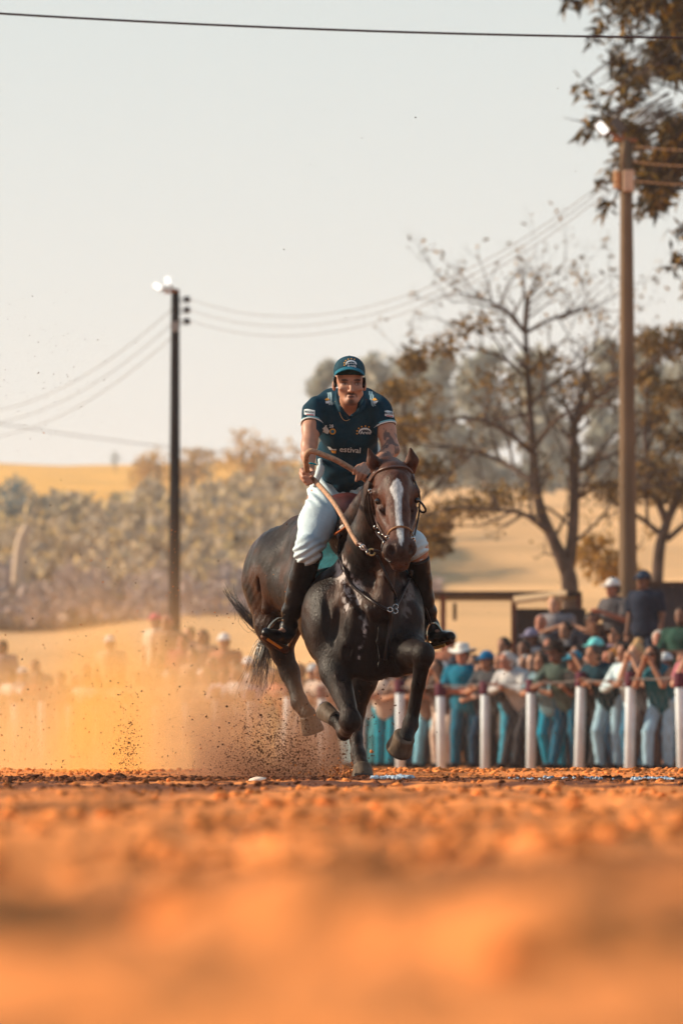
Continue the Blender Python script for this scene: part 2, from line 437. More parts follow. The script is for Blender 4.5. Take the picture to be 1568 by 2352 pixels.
def sculpt_horse():
    S = Sculpt((-0.66, 28.95, -0.06), (0.60, 32.35, 1.83), 0.0085)
    # trunk
    S.cap(P3(850, 1425, 30.2), P3(795, 1370, 30.9), .24, .285, .08)
    S.cap(P3(795, 1370, 30.9), P3(722, 1330, 31.4), .285, .25, .08)
    S.cap(P3(722, 1330, 31.4), P3(682, 1325, 31.75), .25, .25, .08)
    S.ell(P3(668, 1318, 31.7), (.262, .42, .275), .08)
    S.cap(P3(740, 1255, 31.0), P3(700, 1235, 31.5), .14, .13, .08)         # back and loin
    S.cap(P3(800, 1215, 30.45), P3(745, 1245, 31.0), .10, .13, .1)         # withers
    # shoulders and breast
    S.ell(P3(762, 1425, 30.2), (.165, .25, .255), .06)
    S.ell(P3(914, 1425, 30.2), (.142, .24, .26), .06)
    S.ell(P3(848, 1448, 29.98), (.18, .15, .27), .07)
    S.ell(P3(800, 1490, 29.98), (.105, .11, .14), .03)                      # pectorals
    S.ell(P3(908, 1500, 29.98), (.10, .11, .13), .03); S.ell(P3(930, 1515, 30.05), (.075, .09, .085), .03)
    S.ell(P3(862, 1538, 30.0), (.075, .09, .05), .03)
    for q in range(5): S.cap(P3(700 + 9 * q, 1360 + 4 * q, 30.62), P3(712 + 7 * q, 1440, 30.62), .012, .012, .03)
    S.cap(P3(735, 1330, 30.25), P3(722, 1450, 30.2), .05, .04, .04); S.cap(P3(815, 1400, 29.86), P3(800, 1500, 29.9), .030, .045, .03)
    S.cap(P3(838, 1400, 29.80), P3(838, 1520, 29.84), .010, .014, .03, mode='cut'); S.cap(P3(778, 1400, 29.93), P3(765, 1480, 29.93), .012, .014, .03, mode='cut')
    S.cap(P3(640, 1290, 31.42), P3(612, 1400, 31.4), .03, .03, .05); S.cap(P3(665, 1300, 31.3), P3(650, 1400, 31.33), .012, .012, .03, mode='cut')
    S.cap(P3(852, 1400, 29.84), P3(858, 1530, 29.95), .045, .05, .05)
    S.ell(P3(746, 1440, 30.02), (.06, .06, .10), .05)                        # point of shoulder
    S.ell(P3(952, 1432, 30.02), (.05, .06, .10), .05)
    # neck
    S.cap(P3(835, 1350, 30.2), P3(862, 1240, 29.92), .19, .135, .09)
    S.cap(P3(862, 1240, 29.92), P3(884, 1130, 29.74), .135, .105, .05)
    S.cap(P3(800, 1240, 30.4), P3(880, 1105, 29.85), .10, .075, .07)       # crest
    S.cap(P3(884, 1130, 29.74), P3(893, 1085, 29.62), .10, .085, .04)
    S.cap(P3(815, 1260, 30.0), P3(800, 1370, 29.95), .04, .05, .05)        # jugular line muscles
    S.cap(P3(890, 1290, 29.86), P3(880, 1400, 29.84), .045, .05, .05)
    # head
    S.ell(P3(904, 1102, 29.54), (.098, .12, .10), .04)
    S.ell(P3(908, 1142, 29.47), (.112, .13, .11), .05)
    S.ell(P3(862, 1132, 29.44), (.026, .04, .024), .03)                      # brow ridges
    S.ell(P3(955, 1130, 29.46), (.022, .04, .024), .03)
    S.ell(P3(908, 1190, 29.53), (.102, .13, .13), .05)                       # cheeks
    S.cap(P3(909, 1110, 29.385), P3(914, 1180, 29.27), .070, .056, .04)      # face plane
    S.cap(P3(914, 1180, 29.27), P3(920, 1250, 29.13), .056, .050, .04)
    S.cap(P3(872, 1172, 29.40), P3(896, 1222, 29.24), .020, .018, .03)       # facial crests
    S.cap(P3(952, 1170, 29.42), P3(938, 1222, 29.26), .018, .018, .03)
    S.ell(P3(916, 1262, 29.13), (.079, .085, .058), .04)
    S.ell(P3(892, 1262, 29.10), (.030, .035, .042), .02)                     # nostril wings
    S.ell(P3(944, 1258, 29.12), (.028, .035, .040), .02)
    S.cap(P3(914, 1200, 29.50), P3(916, 1285, 29.22), .075, .048, .05)       # lower jaw
    S.ell(P3(917, 1290, 29.14), (.054, .05, .036), .03)                      # lips
    S.ell(P3(918, 1301, 29.17), (.044, .045, .027), .02)
    S.cap(P3(895, 1297, 29.11), P3(940, 1296, 29.12), .006, .006, .008, mode='cut')
    S.ell(P3(899, 1266, 29.045), (.020, .045, .029), .012, mode='cut')
    S.ell(P3(944, 1262, 29.06), (.014, .045, .028), .012, mode='cut')
    S.ell(P3(867, 1150, 29.37), (.022, .022, .017), .012, mode='cut')
    S.ell(P3(957, 1148, 29.40), (.018, .022, .017), .012, mode='cut')
    # ears, cupped forwards
    for a, b, c in (((870, 1084, 29.60), (856, 1060, 29.57), (846, 1030, 29.55)), ((939, 1082, 29.60), (946, 1058, 29.58), (942, 1028, 29.55))):
        S.cap(P3(*a), P3(*b), .034, .035, .02); S.cap(P3(*b), P3(*c), .034, .007, .008)
        S.cap(P3(a[0], a[1] - 6, a[2] - .05), P3(c[0], c[1] + 9, c[2] - .040), .020, .005, .006, mode='cut')
    # fore leg of the picture's left, folded
    S.cap(P3(762, 1470, 30.1), P3(770, 1545, 29.98), .125, .078, .05)
    S.cap(P3(770, 1545, 29.98), P3(797, 1622, 29.80), .078, .050, .03)
    S.ell(P3(804, 1655, 29.76), (.060, .055, .066), .03)
    S.cap(P3(803, 1668, 29.80), P3(793, 1680, 30.08), .038, .034, .02)
    S.ell(P3(790, 1680, 30.10), (.042, .045, .052), .02)
    S.cap(P3(787, 1672, 30.12), P3(768, 1652, 30.16), .036, .036, .02)
    # fore leg of the picture's right, knee lifted
    S.cap(P3(915, 1475, 30.1), P3(938, 1500, 29.90), .135, .100, .05)
    S.cap(P3(938, 1500, 29.90), P3(970, 1500, 29.60), .095, .055, .04)
    S.ell(P3(973, 1505, 29.57), (.056, .052, .066), .03)
    S.chain([(P3(969, 1520, 29.60), .046), (P3(960, 1575, 29.66), .034), (P3(948, 1640, 29.72), .034)], .02)
    S.ell(P3(943, 1662, 29.72), (.042, .044, .05), .02)
    S.cap(P3(941, 1668, 29.71), P3(930, 1698, 29.66), .037, .042, .02)
    # hind leg set on the ground
    S.cap(P3(838, 1480, 31.1), P3(832, 1560, 31.0), .15, .082, .05)
    S.cap(P3(832, 1560, 31.0), P3(822, 1622, 31.02), .080, .048, .03)
    S.ell(P3(820, 1636, 31.03), (.046, .05, .06), .02)
    S.chain([(P3(818, 1650, 31.02), .040), (P3(818, 1700, 30.95), .034), (P3(822, 1728, 30.9), .036)], .02)
    S.ell(P3(823, 1736, 30.9), (.042, .045, .046), .02)
    S.cap(P3(824, 1742, 30.88), P3(831, 1764, 30.84), .038, .044, .02)
    # hind leg in the air, far left
    S.cap(P3(640, 1345, 31.65), P3(640, 1430, 31.6), .19, .135, .06)
    S.cap(P3(640, 1430, 31.6), P3(648, 1500, 31.62), .125, .058, .04)
    S.chain([(P3(648, 1500, 31.62), .060), (P3(668, 1552, 31.62), .047), (P3(684, 1600, 31.55), .040)], .03)
    S.ell(P3(664, 1540, 31.64), (.05, .055, .055), .03)
    S.ell(P3(687, 1612, 31.54), (.048, .05, .05), .02)
    S.cap(P3(690, 1618, 31.53), P3(707, 1640, 31.50), .042, .046, .02)
    S.ell(P3(790, 1455, 30.95), (.21, .35, .12), .08)                        # belly
    def rip(P):
        w = vnoise(P * np.array([22, 22, 9]), 5) * 0.4 + vnoise(P * np.array([9, 9, 5]), 8)
        return w * smooth01(P[:, 2], 0.5, 0.8) * (1 - smooth01(P[:, 1] * -1, -29.75, -29.6))
    for (a, b, r, k) in (((772, 1285, 30.02), (842, 1432, 29.80), .016, .035), ((846, 1398, 29.76), (856, 1545, 29.84), .013, .03), ((905, 1330, 29.80), (925, 1455, 29.83), .014, .035),
                         ((748, 1350, 29.98), (756, 1470, 29.93), .010, .03), ((797, 1492, 29.86), (786, 1560, 29.86), .014, .025), ((900, 1515, 29.86), (912, 1556, 29.92), .016, .025), ((873, 1440, 29.78), (880, 1530, 29.82), .010, .02),
                         ((940, 1470, 29.83), (915, 1528, 29.88), .013, .025), ((700, 1420, 30.35), (722, 1500, 30.1), .012, .03), ((855, 1180, 29.66), (812, 1300, 29.80), .010, .03), ((783, 1560, 29.83), (798, 1625, 29.72), .006, .015),
                         ((600, 1330, 31.40), (596, 1420, 31.44), .012, .03), ((890, 1170, 29.33), (902, 1225, 29.17), .006, .014), ((935, 1165, 29.34), (933, 1225, 29.19), .006, .014), ((965, 1550, 29.61), (950, 1640, 29.66), .004, .01)):
        S.cap(P3(*a), P3(*b), r, r * .8, k, mode='cut')
    for pts in (((700, 1395), (715, 1425), (712, 1460), (726, 1488)), ((868, 1170), (878, 1190), (884, 1215)), ((870, 1440), (866, 1475), (872, 1510), (868, 1535)), ((768, 1545), (782, 1580), (790, 1615)), ((800, 1400), (790, 1440), (798, 1480))):
        Yv = {700: 30.08, 868: 29.36, 870: 29.80, 768: 29.86, 800: 29.86}[pts[0][0]]; S.chain([(P3(x, y, Yv - .10 * (i / 4 if pts[0][0] == 868 else 0)), .006) for i, (x, y) in enumerate(pts)], .012)
    S.ripple(0.0038, rip)
    def hide(P):
        px, py = pic(P); hind = smooth01(P[:, 1], 31.0, 31.3)
        w = np.sin(px * .55 + py * .20 + 4 * vnoise(P * 7, 61)) * smooth01(vnoise(P * 6, 62), -.1, .4) * hind
        w += .8 * np.sin(px * .30 - py * .16 + 4 * vnoise(P * 5, 63)) * smooth01(vnoise(P * 4, 64), .0, .5) * (1 - hind) * (P[:, 1] > 29.75)
        v = np.abs(fbm(P * np.array([7, 7, 4]), 2, 65)); return w * .8
    S.ripple(0.0021, hide)
    return S.mesh(1)

HV, HQ = sculpt_horse()
horse_bvh = bvh(HV, HQ)

def horse_colour(V):
    n = fbm(V * 9, 4, 3); n2 = fbm(V * 30, 3, 4)
    px, py = pic(V)
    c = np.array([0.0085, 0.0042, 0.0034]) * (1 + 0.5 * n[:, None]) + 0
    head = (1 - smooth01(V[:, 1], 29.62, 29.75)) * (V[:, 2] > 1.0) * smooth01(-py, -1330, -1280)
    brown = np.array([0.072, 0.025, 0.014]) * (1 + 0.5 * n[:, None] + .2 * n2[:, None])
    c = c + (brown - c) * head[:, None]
    muz = head * smooth01(py, 1225, 1262)
    c = c + (np.array([0.040, 0.028, 0.026]) - c) * (0.85 * muz)[:, None]
    chin = head * smooth01(py, 1286, 1298) * (1 - smooth01(np.abs(px - 917), 14, 24))
    c = c + (np.array([0.17, 0.085, 0.06]) - c) * (0.8 * chin)[:, None]
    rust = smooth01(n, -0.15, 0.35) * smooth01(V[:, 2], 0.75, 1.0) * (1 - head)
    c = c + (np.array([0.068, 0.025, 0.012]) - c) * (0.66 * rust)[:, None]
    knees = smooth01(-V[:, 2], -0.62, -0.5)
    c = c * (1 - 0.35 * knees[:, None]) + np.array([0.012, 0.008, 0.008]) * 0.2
    pastern = smooth01(-V[:, 2], -0.35, -0.2) * smooth01(n, -0.2, 0.3)
    c = c + (np.array([0.10, 0.05, 0.03]) - c) * (0.5 * pastern)[:, None]
    # blaze: wide star at the forehead narrowing down the nose
    cy_ = [1100, 1107, 1122, 1133, 1150, 1175, 1205, 1225, 1240, 1252]
    cx_ = [912, 911, 910, 911, 913, 914, 917, 919, 921, 920]
    hw_ = [2, 9, 15, 13, 7.5, 6.5, 7, 8, 6, 1]
    m = head * (V[:, 1] < 29.5) * (1 - smooth01(np.abs(px - np.interp(py, cy_, cx_)) - np.interp(py, cy_, hw_) + 1.6 * n2, -1.2, 1.4)) * (py > 1099) * (py < 1253)
    c = c + (np.array([0.62, 0.60, 0.58]) - c) * m[:, None]
    # sweat dried to foam in front of the pad and down the breast
    fx = smooth01(fbm(V * np.array([14, 14, 8]), 3, 31), -0.25, 0.02) * smooth01(fbm(V * np.array([55, 55, 34]), 3, 32), -.14, .06)
    line = np.interp(py, [1230, 1270, 1310, 1350, 1400, 1440, 1500], [776, 775, 790, 806, 812, 832, 822])
    wid = np.interp(py, [1225, 1270, 1330, 1390, 1430, 1500], [3, 10, 30, 36, 16, 6])
    band = (1 - smooth01(np.abs(px - line), wid * .35, wid * 1.15)) * (py > 1215) * (py < 1515) * (1 - head) * (V[:, 1] < 30.6)
    c = c + (np.array([0.62, 0.56, 0.54]) - c) * (0.85 * band * fx)[:, None]
    b2 = (1 - smooth01(np.abs(px - 935 - 6 * n), 6, 20)) * (py > 1330) * (py < 1420) * (1 - head)
    c = c + (np.array([0.34, 0.30, 0.28]) - c) * (0.35 * b2 * fx)[:, None]
    dust = smooth01(V[:, 2] * -1, -1.0, -0.6) * smooth01(fbm(V * 5, 3, 44), 0.0, 0.4) * (px < 880)
    c = c + (np.array([0.16, 0.09, 0.06]) - c) * (0.12 * dust)[:, None]
    return np.clip(c, 0.004, 0.9)

coat = mat('horse_coat', vcol=True, rough=0.38, vary=0.30, vscale=55, bump=0.55, bscale=150, spec=0.17, stretch=(1, 1, .35))
_n = coat.node_tree; _b = _n.nodes['Principled BSDF']; _t = _n.nodes.new('ShaderNodeTexNoise'); _t.inputs['Scale'].default_value = 7; _t.inputs['Detail'].default_value = 8
_r = _n.nodes.new('ShaderNodeMapRange'); _r.inputs['From Min'].default_value = .35; _r.inputs['From Max'].default_value = .65; _r.inputs['To Min'].default_value = .30; _r.inputs['To Max'].default_value = .66
_n.links.new(_n.nodes['Texture Coordinate'].outputs['Object'], _t.inputs['Vector']); _n.links.new(_t.outputs['Fac'], _r.inputs['Value']); _n.links.new(_r.outputs[0], _b.inputs['Roughness'])
horse = empty('horse', W(820, 1790, 30.8), 'dark bay horse with a white blaze galloping towards the camera over the orange dirt', 'horse')
hl = np.array(horse.location)
def hchild(name, V, Q, m, cols=None, smooth=True, parent=None):
    if parent is None or parent is horse: return obj(name, new_mesh(name, np.asarray(V) - hl, Q, smooth, cols), m, horse)
    return obj(name, new_mesh(name, np.asarray(V) - hl, Q, smooth, cols), m, parent)
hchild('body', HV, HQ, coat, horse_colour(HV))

# hooves: flared cones with a rounded toe and a coronet
hoof_m = mat('hoof_horn', (0.125, 0.088, 0.062), 0.55, vary=0.3, vscale=30, bump=0.4, bscale=120, stretch=(1, 1, .3))
shoe_m = mat('hoof_shoe', (0.10, 0.09, 0.085), 0.4, metal=0.8)
def hoof(top, sole, r0, r1, sq=1.12):
    a = np.array(top, float); b = np.array(sole, float); d = b - a; L = np.linalg.norm(d)
    prof = [(0, -.012), (r0 * .7, -.012), (r0 * .97, -.004), (r0 * 1.03, .006), (r0 * .99, .013), (r0 + (r1 - r0) * .5, L * .5), (r1 * .985, L * .88), (r1, L * .985), (r1 * .96, L), (r1 * .6, L * .97), (0, L * .93)]
    V, Q = lathe(prof, 22, d, a, (1, sq)); o = hchild('hoof', V, Q, hoof_m)
    V, Q = lathe([(r1 * .72, L * .985), (r1 * .74, L + .007), (r1 * .985, L + .007), (r1 * 1.0, L * .99)], 22, d, a, (1, sq))
    obj('shoe', new_mesh('shoe', V - hl, Q), shoe_m, o)
hoof(P3(832, 1762, 30.84), P3(832.5, 1791, 30.80), .052, .063)
hoof(P3(709, 1645, 31.50), P3(719, 1679, 31.52), .047, .059)
hoof(P3(768, 1651, 30.16), P3(745, 1633, 30.24), .038, .048)
hoof(P3(928, 1692, 29.66), P3(915, 1722, 29.715), .056, .068)
# eyes
eye_m = mat('eye', (0.012, 0.007, 0.005), 0.06, spec=0.8)
for e, r in ((P3(868, 1151, 29.405), .019), (P3(956.5, 1149, 29.43), .016)):
    V, Q = lathe([(0, -r), (r * .5, -r * .87), (r * .87, -r * .5), (r, 0), (r * .87, r * .5), (r * .5, r * .87), (0, r)], 14, (0, 0, 1), e); hchild('eye', V, Q, eye_m)
# forelock and mane, tail
hair_m = mat('black_hair', (0.016, 0.012, 0.014), 0.35, spec=0.6)
def strands(n, root, dirs, length, spread, sag, w=.0013, seg=9, seed=2, curl=.04):
    g = np.random.default_rng(seed); out = []
    for i in range(n):
        p = np.array(root(g.random()), float) + g.normal(size=3) * spread; d = np.array(dirs(g.random()), float) + g.normal(size=3) * .16
        d /= np.linalg.norm(d); L = length * g.uniform(.55, 1.1); ph = g.uniform(0, 6.28, 3); pts = [p.copy()]
        for k in range(seg):
            t = k / seg; dd = d + np.array([0, 0, -sag]) * t * t + curl * np.sin(ph + t * 5); p = p + dd / np.linalg.norm(dd) * L / seg; pts.append(p.copy())
        out.append((np.array(pts), np.linspace(w, w * .35, seg + 1)))
    return out
it = strands(70, lambda t: P3(872 + 62 * t, 1074 + 6 * math.sin(t * 3), 29.56), lambda t: (.25 * (t - .5), -.25, .05 - .6 * abs(t - .5)), .075, .006, 1.6, .0016, 6, 3)
V, Q = tubes(it, 3); hchild('forelock', V, Q, hair_m)
it = strands(160, lambda t: P3(888 - 80 * t, 1082 + 110 * t, 29.70 + .55 * t), lambda t: (.55, -.1, .25), .13, .012, 2.4, .0016, 7, 4)
V, Q = tubes(it, 3); hchild('mane', V, Q, hair_m)
ta = [P3(640, 1458, 32.0), P3(602, 1448, 32.1), P3(575, 1425, 32.15), P3(548, 1392, 32.2), P3(530, 1365, 32.25), P3(522, 1345, 32.25)]
tb = [P3(640, 1455, 32.0), P3(618, 1470, 32.1), P3(606, 1500, 32.12), P3(598, 1535, 32.12), P3(590, 1565, 32.1), P3(584, 1592, 32.1)]
g = np.random.default_rng(5); items = []
for pts, n, s0, s1 in ((ta, 60, .018, .012), (tb, 170, .018, .042)):
    base = spline(pts, 5); t = np.linspace(0, 1, len(base))[:, None]
    for i in range(n):
        off = g.normal(size=3); off2 = g.normal(size=3); off3 = g.normal(size=3)
        e = int(len(base) * g.uniform(.62, 1.0)); e = max(e, 6)
        p = base + off * (s0 + (s1 - s0) * t) * np.array([1, 1, .6]) + off2 * .014 * np.sin(t * 5 + i) * t + off3 * .018 * t ** 3
        if pts is tb: p = p + np.array([.05, 0, 0]) * (g.random() - .2) * t
        items.append((p[:e], np.linspace(.0022, .0007, e)))
for i in range(22):      # stray curls
    p0 = ta[1] + g.normal(size=3) * .02; a = g.uniform(0, 6.28); pts = [p0 + np.array([-.02 - .13 * t + .02 * math.sin(a + 5 * t), 0, .02 + .18 * t * g.uniform(.3, 1) + .02 * math.cos(a + 6 * t)]) for t in np.linspace(0, 1, 9)]
    items.append((np.array(pts), np.linspace(.0012, .0005, 9)))
V, Q = tubes(items, 3); hchild('tail', V, Q, hair_m)

# ------------------------------------------------------------------ tack
leather = mat('brown_leather', (0.085, 0.034, 0.022), 0.38, vary=0.3, vscale=20, spec=0.55)
dark_leather = mat('dark_leather', (0.022, 0.013, 0.012), 0.4, vary=0.3, vscale=20, spec=0.3)
oxblood = mat('oxblood_leather', (0.075, 0.016, 0.017), 0.45, vary=0.35, vscale=25, spec=0.5)
steel = mat('polished_steel', (0.72, 0.70, 0.66), 0.18, metal=1.0)
brass = mat('worn_brass', (0.70, 0.48, 0.20), 0.28, metal=0.9)
tan_m = mat('tan_noseband', (0.30, 0.16, 0.08), 0.5, vary=.3, vscale=30)
def surf(pts, off=.007, fall=None):
    out = []
    for p in pts:
        q = on(horse_bvh, p[0], p[1], off, None)
        if q is None or (len(p) > 2 and abs(q[1] - p[2]) > .35): q = W(p[0], p[1], p[2] if len(p) > 2 else (fall or 29.5))
        out.append(q)
    return out
def dense(pts, n=4):
    a = np.array([list(p) + [0] * (3 - len(p)) for p in pts], float); return [tuple(q) for q in spline(a, n)]
def ring_obj(name, c, r, w, axis, m, parent):
    z = Vector(axis).normalized().to_track_quat('Z', 'Y').to_matrix()
    t = np.linspace(0, 2 * math.pi, 19); p = np.stack([np.cos(t) * r, np.sin(t) * r, t * 0], 1) @ np.array(z).T + c
    v, f = tubes([(p, w)], 6); return obj(name, new_mesh(name, v, f), m, parent)

bl = np.array([0, 0, 0.])
bridle = empty('bridle', (0, 0, 0), 'brown leather bridle with a tan noseband on the blazed horse head', 'bridle')
def strap(name, pts, r, m, parent, Y=29.5, off=.006, flat=None):
    p = surf(dense([(a[0], a[1], Y if len(a) < 3 else a[2]) for a in pts]), off)
    p = np.array(p); p[1:-1] = (p[:-2] + 2 * p[1:-1] + p[2:]) / 4
    v, f = tubes([(p, r)], 7, flat); return obj(name, new_mesh(name, v, f), m, parent)
strap('browband', [(851, 1106, 29.5), (862, 1089, 29.42), (880, 1078, 29.42), (906, 1073, 29.42), (930, 1074, 29.42), (944, 1086, 29.45), (951, 1106, 29.5)], .0075, leather, bridle)
strap('noseband', [(888, 1238, 29.2), (893, 1224, 29.15), (904, 1214, 29.1), (920, 1210, 29.08), (936, 1214, 29.1), (945, 1224, 29.12), (948, 1238, 29.16)], .0055, tan_m, bridle, off=.006)
strap('cheek_strap', [(851, 1104, 29.5), (849, 1140, 29.5), (852, 1175, 29.5), (859, 1205, 29.45), (868, 1228, 29.38), (881, 1243, 29.25)], .006, dark_leather, bridle, off=.012)
strap('cheek_strap', [(853, 1134, 29.45), (858, 1172, 29.4), (868, 1202, 29.35), (882, 1226, 29.25), (890, 1238, 29.2)], .0045, leather, bridle, off=.010)
strap('cheek_strap', [(951, 1104, 29.5), (962, 1140, 29.48), (962, 1175, 29.45), (957, 1205, 29.4), (950, 1236, 29.25)], .0055, dark_leather, bridle, off=.008)
strap('crown_strap', [(851, 1106, 29.55), (858, 1090, 29.6), (868, 1074, 29.66)], .007, leather, bridle)
strap('throat_strap', [(851, 1106, 29.55), (845, 1130, 29.62), (838, 1160, 29.7), (842, 1190, 29.68), (858, 1222, 29.5)], .0045, dark_leather, bridle, off=.008)
strap('curb_strap', [(881, 1243, 29.25), (876, 1262, 29.25), (884, 1282, 29.25), (899, 1290, 29.2)], .0055, dark_leather, bridle, off=.010)
rb = ring_obj('bit_ring', W(883, 1268, 29.14), .028, .0045, (1, -.35, 0), steel, bridle)
ring_obj('bit_ring', W(949.5, 1240, 29.16), .020, .004, (1, .3, 0), steel, bridle)
for (x, y, Y) in ((850, 1128, 29.42), (889, 1234, 29.15), (873, 1225, 29.33), (883, 1247, 29.2), (948, 1238, 29.13), (862, 1211, 29.4)):
    ring_obj('buckle', W(x, y, Y), .009, .0028, (0.3, -1, 0), steel, bridle)
tube_obj('rein_loop', [W(963, 1151, 29.45), W(971, 1160, 29.4), W(977, 1171, 29.4), W(973, 1177, 29.42), W(965, 1174, 29.45), W(961, 1164, 29.47)], .006, dark_leather, bridle)
tube_obj('bit_shank', [W(872, 1268, 29.16), W(866, 1266, 29.15), W(857, 1264, 29.15)], .008, dark_leather, bridle)
ring_obj('rein_ring', W(853, 1268, 29.16), .017, .005, (.2, -1, .2), brass, bridle)

# reins: one thick tan rope from the bit up through both hands
rope = mat('tan_rope', (0.46, 0.27, 0.17), 0.75, vary=0.25, vscale=60, bump=0.6, bscale=220)
reins = empty('reins', (0, 0, 0), 'thick tan rope reins looping up from the bit through both of the rider\'s hands', 'reins')
tube_obj('rein', [W(822, 1251, 29.22), W(808, 1228, 29.32), W(795, 1203, 29.42), W(770, 1160, 29.62), W(745, 1128, 29.8), W(726, 1108, 29.93), W(714, 1096, 29.97), W(706, 1086, 29.93), W(703, 1066, 29.86), W(704, 1046, 29.8), W(710, 1037, 29.78), W(720, 1037, 29.78), W(742, 1045, 29.8), W(770, 1056, 29.84), W(795, 1070, 29.88), W(818, 1085, 29.9), W(836, 1100, 29.92), W(858, 1120, 29.95), W(885, 1150, 30.0)], [.0115, .0135, .0155, .015, .015, .012], rope, reins, 9, 6)
v, f = tubes([(spline([W(821, 1249, 29.23), W(828, 1250, 29.2), W(836, 1257, 29.17), W(841, 1264, 29.16), W(846, 1268, 29.15)], 5), .009)], 7)
obj('rein_end', new_mesh('rein_end', v, f), leather, reins)
ring_obj('snap_ring', W(833, 1257, 29.16), .014, .0035, (.5, -1, .2), steel, reins)
ring_obj('snap_ring', W(845, 1269, 29.15), .010, .003, (.8, -1, .2), steel, reins)

# breast collar and tie-down
collar = empty('breast_collar', (0, 0, 0), 'dark leather breast collar and tie-down strap across the horse\'s foamed chest', 'harness')
strap('collar_strap', [(783, 1228, 30.3), (778, 1255, 30.1), (779, 1275, 30), (790, 1300, 30), (801, 1328, 30), (818, 1352, 30), (845, 1375, 29.9), (872, 1392, 29.85), (893, 1402, 29.8)], .0085, dark_leather, collar, off=.009)
strap('collar_strap', [(897, 1402, 29.8), (912, 1386, 29.8), (925, 1362, 29.85), (936, 1336, 29.9), (945, 1312, 30.0)], .0085, dark_leather, collar, off=.009)
strap('tie_down', [(866, 1275, 29.7), (880, 1306, 29.75), (896, 1345, 29.75), (908, 1374, 29.8), (906, 1396, 29.8)], .007, dark_leather, collar, off=.008)
strap('belly_strap', [(896, 1404, 29.8), (893, 1440, 29.8), (888, 1480, 29.8), (884, 1515, 29.85)], .011, dark_leather, collar, off=.006)
for x, y in ((893, 1400), (903, 1404), (904, 1394)): ring_obj('collar_ring', on(horse_bvh, x, y, .016, 29.8), .013, .0035, (.1, -1, .3), steel, collar)
# ------------------------------------------------------------------ saddle, pad and stirrups
pad_m = mat('teal_pad_cloth', (0.012, 0.085, 0.105), 0.85, vary=0.25, vscale=40, bump=0.5, bscale=160)
saddle = empty('saddle', (0, 0, 0), 'dark oxblood leather saddle with steel stirrups under the rider in white breeches', 'saddle')
def trunk_shell(infl, lo, hi, cut=True, vox=.010):
    S = Sculpt(lo, hi, vox)
    for (a, b, ra, rb) in ((P3(850, 1425, 30.2), P3(795, 1370, 30.9), .24, .285), (P3(795, 1370, 30.9), P3(722, 1330, 31.4), .285, .25),
                           (P3(740, 1255, 31.0), P3(700, 1235, 31.5), .14, .13), (P3(800, 1215, 30.45), P3(745, 1245, 31.0), .10, .13)):
        S.cap(a, b, ra + infl, rb + infl, .08)
    S.ell(P3(762, 1425, 30.2), (.165 + infl, .25 + infl, .255 + infl), .06)
    S.ell(P3(914, 1425, 30.2), (.142 + infl, .24 + infl, .26 + infl), .06)
    return S
S = trunk_shell(.030, (-.45, 29.9, .55), (.55, 31.4, 1.55))
S.plane(P3(785, 1250, 30.21), (.15, -1, .05)); S.plane(P3(700, 1300, 30.86), (0, 1, .1)); S.plane((0, 30.3, 1.07), (0, .1, -1))
V, Q = S.mesh(1); pad = obj('saddle_pad', new_mesh('saddle_pad', V, Q), pad_m)
tag(pad, 'teal cloth saddle pad lying on the dark horse under the saddle', 'saddle pad')
S = trunk_shell(.046, (-.45, 29.9, .75), (.55, 31.4, 1.6))
S.plane(P3(780, 1250, 30.60), (.1, -1, .05)); S.plane(P3(700, 1300, 30.85), (0, 1, .1)); S.plane((0, 30.5, 1.14), (0, .35, -1))
S.cap(P3(770, 1165, 30.42), P3(838, 1168, 30.40), .062, .062, .05); S.cap(P3(800, 1170, 30.42), P3(775, 1172, 30.75), .08, .11, .06)
S.cap(P3(803, 1168, 30.42), P3(806, 1185, 30.40), .055, .04, .03)
V, Q = S.mesh(1); obj('seat', new_mesh('seat', V, Q), oxblood, saddle)
tube_obj('saddle_strap', [W(850, 1150, 30.0), W(846, 1172, 30.05), W(832, 1184, 30.2), W(812, 1190, 30.25)], .010, oxblood, saddle)
tube_obj('wool_tuft', [W(783, 1214, 30.22), W(791, 1209, 30.2), W(799, 1204, 30.2), W(806, 1199, 30.2)], [.013, .017, .009, .012], mat('white_wool', (.62, .58, .54), .95, bump=1, bscale=150), saddle, 8)
tube_obj('orange_trim', [W(768, 1228, 30.18), W(782, 1219, 30.17), W(797, 1208, 30.16)], .006, mat('orange_trim', (.5, .12, .03), .6), saddle)
stir_m = mat('stirrup_metal', (0.62, 0.48, 0.33), 0.25, metal=.95)
def stirrup(top, pts, plate, Y):
    o = tube_obj('stirrup', [W(*p) for p in pts], .0095, stir_m, saddle, 8, 6)
    a, b, d = [np.array(W(*p)) for p in plate]
    n = np.cross(b - a, d - a); n /= np.linalg.norm(n)
    V = [a, b, b + (d - a), d]; V = V + [v + n * .014 for v in V]
    me = new_mesh('footplate', V, np.array([[0, 1, 2, 3], [7, 6, 5, 4], [0, 4, 5, 1], [1, 5, 6, 2], [2, 6, 7, 3], [3, 7, 4, 0]]), False)
    obj('footplate', me, mat('brass_plate', (.95, .50, .10), .3, metal=.6), o); return o
stirrup(None, [(609, 1467, 30.22), (614, 1452, 30.22), (622, 1437, 30.24), (634, 1425, 30.27), (645, 1422, 30.3), (657, 1428, 30.3), (667, 1441, 30.32), (669, 1460, 30.33), (662, 1480, 30.33), (651, 1496, 30.33)],
        [(611, 1470, 30.16), (652, 1497, 30.30), (616, 1465, 30.34)], 0)
